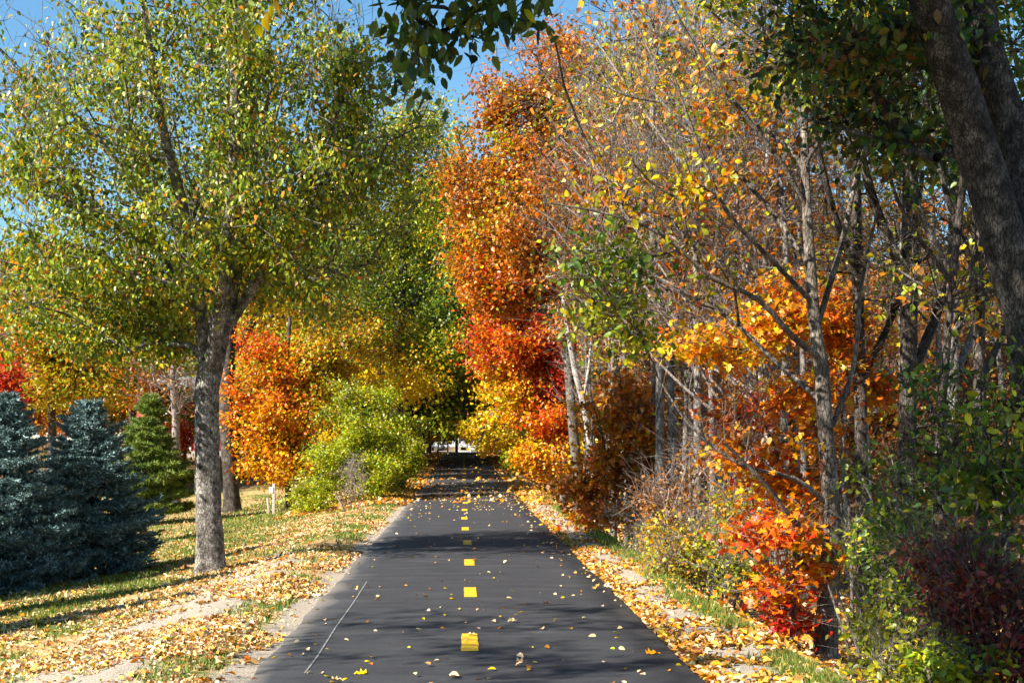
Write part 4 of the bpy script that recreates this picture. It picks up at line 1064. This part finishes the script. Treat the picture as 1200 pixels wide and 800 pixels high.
D = 9.2
tree("forked_tree", "massive forked dark tree leaning in from the right edge of the picture", "tree", gpt(1230, D),
     [SG(D, 1262, 46, (1242, 640, 34.4), (1231, 520, 31.0), (1216, 430, 29.2), (1206, 350, 29.2)),
      S(D, (1208, 390, 24.1), (1180, 290, 24.9, 0), (1157, 210, 24.1, 0), (1128, 120, 23.2, -.1), (1106, 50, 22.4, -.2), (1083, -20, 21.5, -.3), (1058, -140, 18.9, -.5), (998, -330, 13.8, -.9), (940, -520, 7.7, -1.4)),
      S(D, (1211, 370, 24.1), (1207, 270, 23.2, .2), (1190, 170, 20.6, .3), (1163, 80, 18.9, .4), (1148, 0, 17.2, .5), (1148, -150, 13.8, .7), (1168, -350, 8.6, 1)),
      S(D, (1216, 440, 20.6), (1232, 330, 18.9, .3), (1248, 200, 17.2, .4), (1258, 0, 13.8, .5), (1278, -200, 8.6, .6)),
      S(D, (1110, 60, 8.6, -.2), (1058, 30, 6.9, 0), (998, 40, 5.2, .2), (940, 70, 3.4, .4), (880, 90, 2.5, .5)),
      S(D, (1148, 190, 7.7, 0), (1108, 175, 6.9, .1), (1098, 185, 6.0, .1))],
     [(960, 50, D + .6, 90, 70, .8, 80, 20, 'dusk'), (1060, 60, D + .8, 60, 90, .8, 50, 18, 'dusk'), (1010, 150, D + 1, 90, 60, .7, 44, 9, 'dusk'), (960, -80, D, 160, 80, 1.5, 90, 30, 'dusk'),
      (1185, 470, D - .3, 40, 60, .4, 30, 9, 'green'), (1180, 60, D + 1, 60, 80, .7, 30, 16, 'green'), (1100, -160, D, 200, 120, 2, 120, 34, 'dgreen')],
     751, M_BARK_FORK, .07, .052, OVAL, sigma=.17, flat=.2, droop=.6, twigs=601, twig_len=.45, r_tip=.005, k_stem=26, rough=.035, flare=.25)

# ------------------------------------------------------------------ tree beside the camera whose branch hangs into the top of the view
def WB(x, y, z, rx, ry, rz, n, nl, pal):
    return (VX + x / y * FPX, VY - (z - CAMZ) / y * FPX, y, rx / y * FPX, rz / y * FPX, ry, n, nl, pal)
bb = np.array([-4.6, 4.4, float(gz(-4.6, 4.4))])
def W(x, y, z, r): return (np.array([x, y, z]), r)
def stemw(*a): return ([p[0] for p in a], [p[1] for p in a])
tree("overhanging_tree", "dark-leaved branch hanging down across the sky at the top centre", "tree", bb,
     [stemw(W(-4.6, 4.4, -.5, .26), W(-4.6, 4.4, 1.5, .2), W(-4.5, 4.5, 3.5, .18), W(-4.4, 4.6, 6.0, .13), W(-4.3, 4.7, 8.5, .06)),
      stemw(W(-4.5, 4.5, 3.6, .09), W(-3.4, 5.4, 5.0, .07), W(-2.0, 6.4, 5.3, .05), W(-.8, 7.2, 4.9, .03), W(-.2, 7.7, 4.3, .012), W(-.32, 7.7, 4.1, .006)),
      stemw(W(-2.0, 6.4, 5.3, .03), W(-.6, 6.9, 5.2, .02), W(.5, 7.4, 4.6, .01)),
      stemw(W(-3.4, 5.4, 5.0, .03), W(-2.3, 6.6, 5.0, .02), W(-1.3, 7.8, 4.7, .01))],
     [(490, 36, 7.8, 40, 36, .35, 17, 9, 'dgreen'), (475, 95, 7.8, 26, 20, .25, 10, 9, 'dgreen'), (610, -5, 7.6, 60, 18, .4, 24, 11, 'dgreen'), (545, 20, 7.8, 25, 18, .3, 6, 7, 'green'),
      (322, 0, 7.4, 16, 10, .2, 4, 7, 'gold'), (500, -110, 7, 150, 50, 1.0, 44, 14, 'dgreen'), (430, -330, 6, 260, 200, 1.8, 130, 26, 'dgreen'), (150, -800, 5, 600, 500, 2.6, 160, 34, 'green'), WB(-3.2, 6.6, 7.6, 2.0, 3.2, 1.3, 260, 40, 'green'), WB(-1.2, 8.0, 7.4, 1.6, 2.4, 1.0, 150, 40, 'green'), WB(.4, 8.8, 8.4, 1.8, 2.4, 1.0, 150, 40, 'green'), WB(-.3, 6.4, 8.0, 1.6, 1.8, 1.0, 180, 44, 'green'), WB(-2.6, 5.4, 8.2, 1.6, 1.6, 1.0, 120, 44, 'green'), WB(-8.2, 5.6, 7.4, 1.8, 3.6, 1.0, 100, 24, 'green')],  # unseen high crown added and shaped to shade the thicket and dapple the path
     761, M_BARK_DARK, .085, .062, OVAL, sigma=.11, flat=.25, droop=.8, r_tip=.004, twigs=200, twig_len=.3)

# blue spruces continuing the row outside the frame; their pointed shadows stripe the lawn
for q, (x, y, sc) in enumerate([(-9.6, 15.0, 1.1), (-10.4, 20.0, 1.15), (-9.2, 12.5, 1.05), (-9.9, 17.5, 1.08)]):
    copy_thing(spruce_b, (x, y, float(gz(x, y))), 1.3 * q + .7, (sc * .85, sc * .85, sc * 1.95),
               ["spruce outside the view whose shadow stripes the lawn", "spruce outside the view level with the cut-off blue spruce", "spruce outside the view nearest the camera", "spruce outside the view between its neighbours"][q])

# ------------------------------------------------------------------ small built things
def box(c, s, bev=0):
    c = np.array(c, float); h = np.array(s, float) / 2
    v = np.array([[i_, j_, k_] for i_ in (-1, 1) for j_ in (-1, 1) for k_ in (-1, 1)]) * h + c
    q = [(0, 1, 3, 2), (4, 6, 7, 5), (0, 4, 5, 1), (2, 3, 7, 6), (0, 2, 6, 4), (1, 5, 7, 3)]
    return v, np.array(q)
def boxes(name, lst, mat, parent, rot=None):
    V, Q, off = [], [], 0
    for c, s in lst:
        v, q = box(c, s); V.append(v); Q.append(q + off); off += 8
    me = new_mesh(name, np.concatenate(V), quads=np.concatenate(Q), mat=mat)
    o = link(name, me, parent)
    bv = o.modifiers.new("bevel", 'BEVEL'); bv.width = .006; bv.segments = 2
    return o
m_wood = plain("weathered_wood", (.42, .38, .32), .85, .25, 25)
m_white = plain("white_paint", (.78, .78, .75), .6, .08, 20)
m_dark = plain("dark_paint", (.04, .045, .05), .5, .2, 20)
m_red = plain("barn_red", (.42, .03, .03), .7, .2, 6)
m_stone = plain("foundation_stone", (.40, .36, .31), .9, .3, 9)
m_roof = plain("shingle_grey", (.16, .15, .15), .8, .25, 8)
m_glass = plain("window_glass", (.05, .07, .09), .1, .2, 4)

b0 = gpt(321, 41)
mk = thing("marker_post", "short weathered white post with a small plate and a leaning stake on the bank", "post", b0)
boxes("post", [((0, 0, .44), (.085, .085, .96))], m_wood, mk)
boxes("post_plate", [((-.075, -.05, .72), (.13, .015, .17))], m_white, mk)
s = boxes("leaning_stake", [((0, 0, .22), (.05, .05, .5))], m_wood, mk); s.location = (-.15, 0, 0); s.rotation_euler = (0, math.radians(-6), 0)

# red barn on the bank
x, y = (218 - VX) / FPX * 72, 72
bz = float(gz(x, y))
br = thing("red_barn", "red barn on a stone footing glimpsed between the pine and the large grey trunk", "barn", (x, y, bz))
boxes("wall", [((0, 0, 1.55), (5, 4, 2.5))], m_red, br)
boxes("footing", [((0, 0, .1), (5.1, 4.1, .4))], m_stone, br)
rv = np.array([(-2.8, -2.3, 2.8), (2.8, -2.3, 2.8), (2.8, 2.3, 2.8), (-2.8, 2.3, 2.8), (-2.8, 0, 4.2), (2.8, 0, 4.2)])
link("roof", new_mesh("roof", rv, tris=[(0, 4, 3), (1, 2, 5)], quads=[(0, 1, 5, 4), (2, 3, 4, 5), (0, 3, 2, 1)], mat=m_roof), br)
dr = boxes("door", [((.62, -2.02, 1.25), (.12, .05, 1.9))], m_white, br)
wd = boxes("window", [((-.45, -2.02, 2.0), (.6, .05, .5))], m_white, br)
boxes("pane", [((-.45, -2.055, 2.0), (.46, .02, .36))], m_glass, wd)

# gates and bollard at the far end of the path
def fence(label, x0, x1, y, rails=(.35, .75, 1.15)):
    z = float(gz((x0 + x1) / 2, y)); L = x1 - x0
    f = thing("white_fence", label, "fence", ((x0 + x1) / 2, y, z))
    for k in range(max(2, int(L / 1.2) + 1)):
        n_ = max(2, int(L / 1.2) + 1)
        boxes("fence_post", [((-L / 2 + L * k / (n_ - 1), 0, .62), (.12, .12, 1.3))], m_white, f)
    for r_ in rails: boxes("rail", [((0, -.075, r_), (L, .04, .13))], m_white, f)
    return f
fence("white three-rail fence left of the dark bollard at the end of the path", -2.1, -1.3, 114)
fence("white three-rail fence right of the dark bollard at the end of the path", .6, 1.5, 117)
fence("low white gate across the path behind the dark bollard", -.45, .5, 120, (.12, .95))
z = float(path_z(112))
V, Q = stem_geo(*resample([(0, 0, -.05), (0, 0, .9), (0, 0, 1.0), (0, 0, 1.08)], [.13, .13, .11, .02], .1), np.random.default_rng(1), 14, .0)
bo = thing("bollard", "dark bollard standing in the middle of the path's far end", "bollard", (-.55, 112, z))
link("post", new_mesh("post", V, quads=Q, smooth=True, mat=m_dark), bo)
boxes("base_plate", [((0, 0, .02), (.4, .4, .05))], m_dark, bo)

# parked car beyond the road
def prism(name, prof, w, mat, parent, x0=0):
    n = len(prof)
    V = [(p[0] + x0, -w / 2, p[1]) for p in prof] + [(p[0] + x0, w / 2, p[1]) for p in prof]
    Q = [(k, (k + 1) % n, n + (k + 1) % n, n + k) for k in range(n)]
    me = bpy.data.meshes.new(name); me.from_pydata(V, [], [list(range(n))[::-1], list(range(n, 2 * n))] + Q); me.materials.append(mat)
    o = link(name, me, parent); bv = o.modifiers.new("bevel", 'BEVEL'); bv.width = .06; bv.segments = 2; return o
def car(label, x, y, mat, rz):
    c = thing("parked_car", label, "car", (x, y, 1.04)); c.rotation_euler = (0, 0, rz)
    prism("body", [(-2.2, .35), (-2.2, .85), (-1.3, .95), (1.0, .98), (2.2, .8), (2.2, .35)], 1.75, mat, c)
    prism("cabin", [(-1.5, .93), (-1.0, 1.42), (.4, 1.45), (1.1, .96)], 1.5, m_glass, c)
    prism("roof", [(-1.05, 1.4), (-1.0, 1.48), (.4, 1.5), (.5, 1.42)], 1.46, mat, c)
    for wx in (-1.35, 1.35):
        for wy in (-.8, .8):
            V, Q = stem_geo(np.array([(wx, wy - .1, .32), (wx, wy - .09, .32), (wx, wy + .09, .32), (wx, wy + .1, .32)]), np.array([.02, .32, .32, .02]), np.random.default_rng(2), 16, 0)
            link("wheel", new_mesh("wheel", V, quads=Q, mat=m_dark), c)
car("pale silver car parked across the end of the path", -.9, 138, plain("silver_paint", (.6, .63, .68), .3, .03), 0.1)
print("objects", len(bpy.data.objects), "polys", sum(len(m.polygons) for m in bpy.data.meshes))
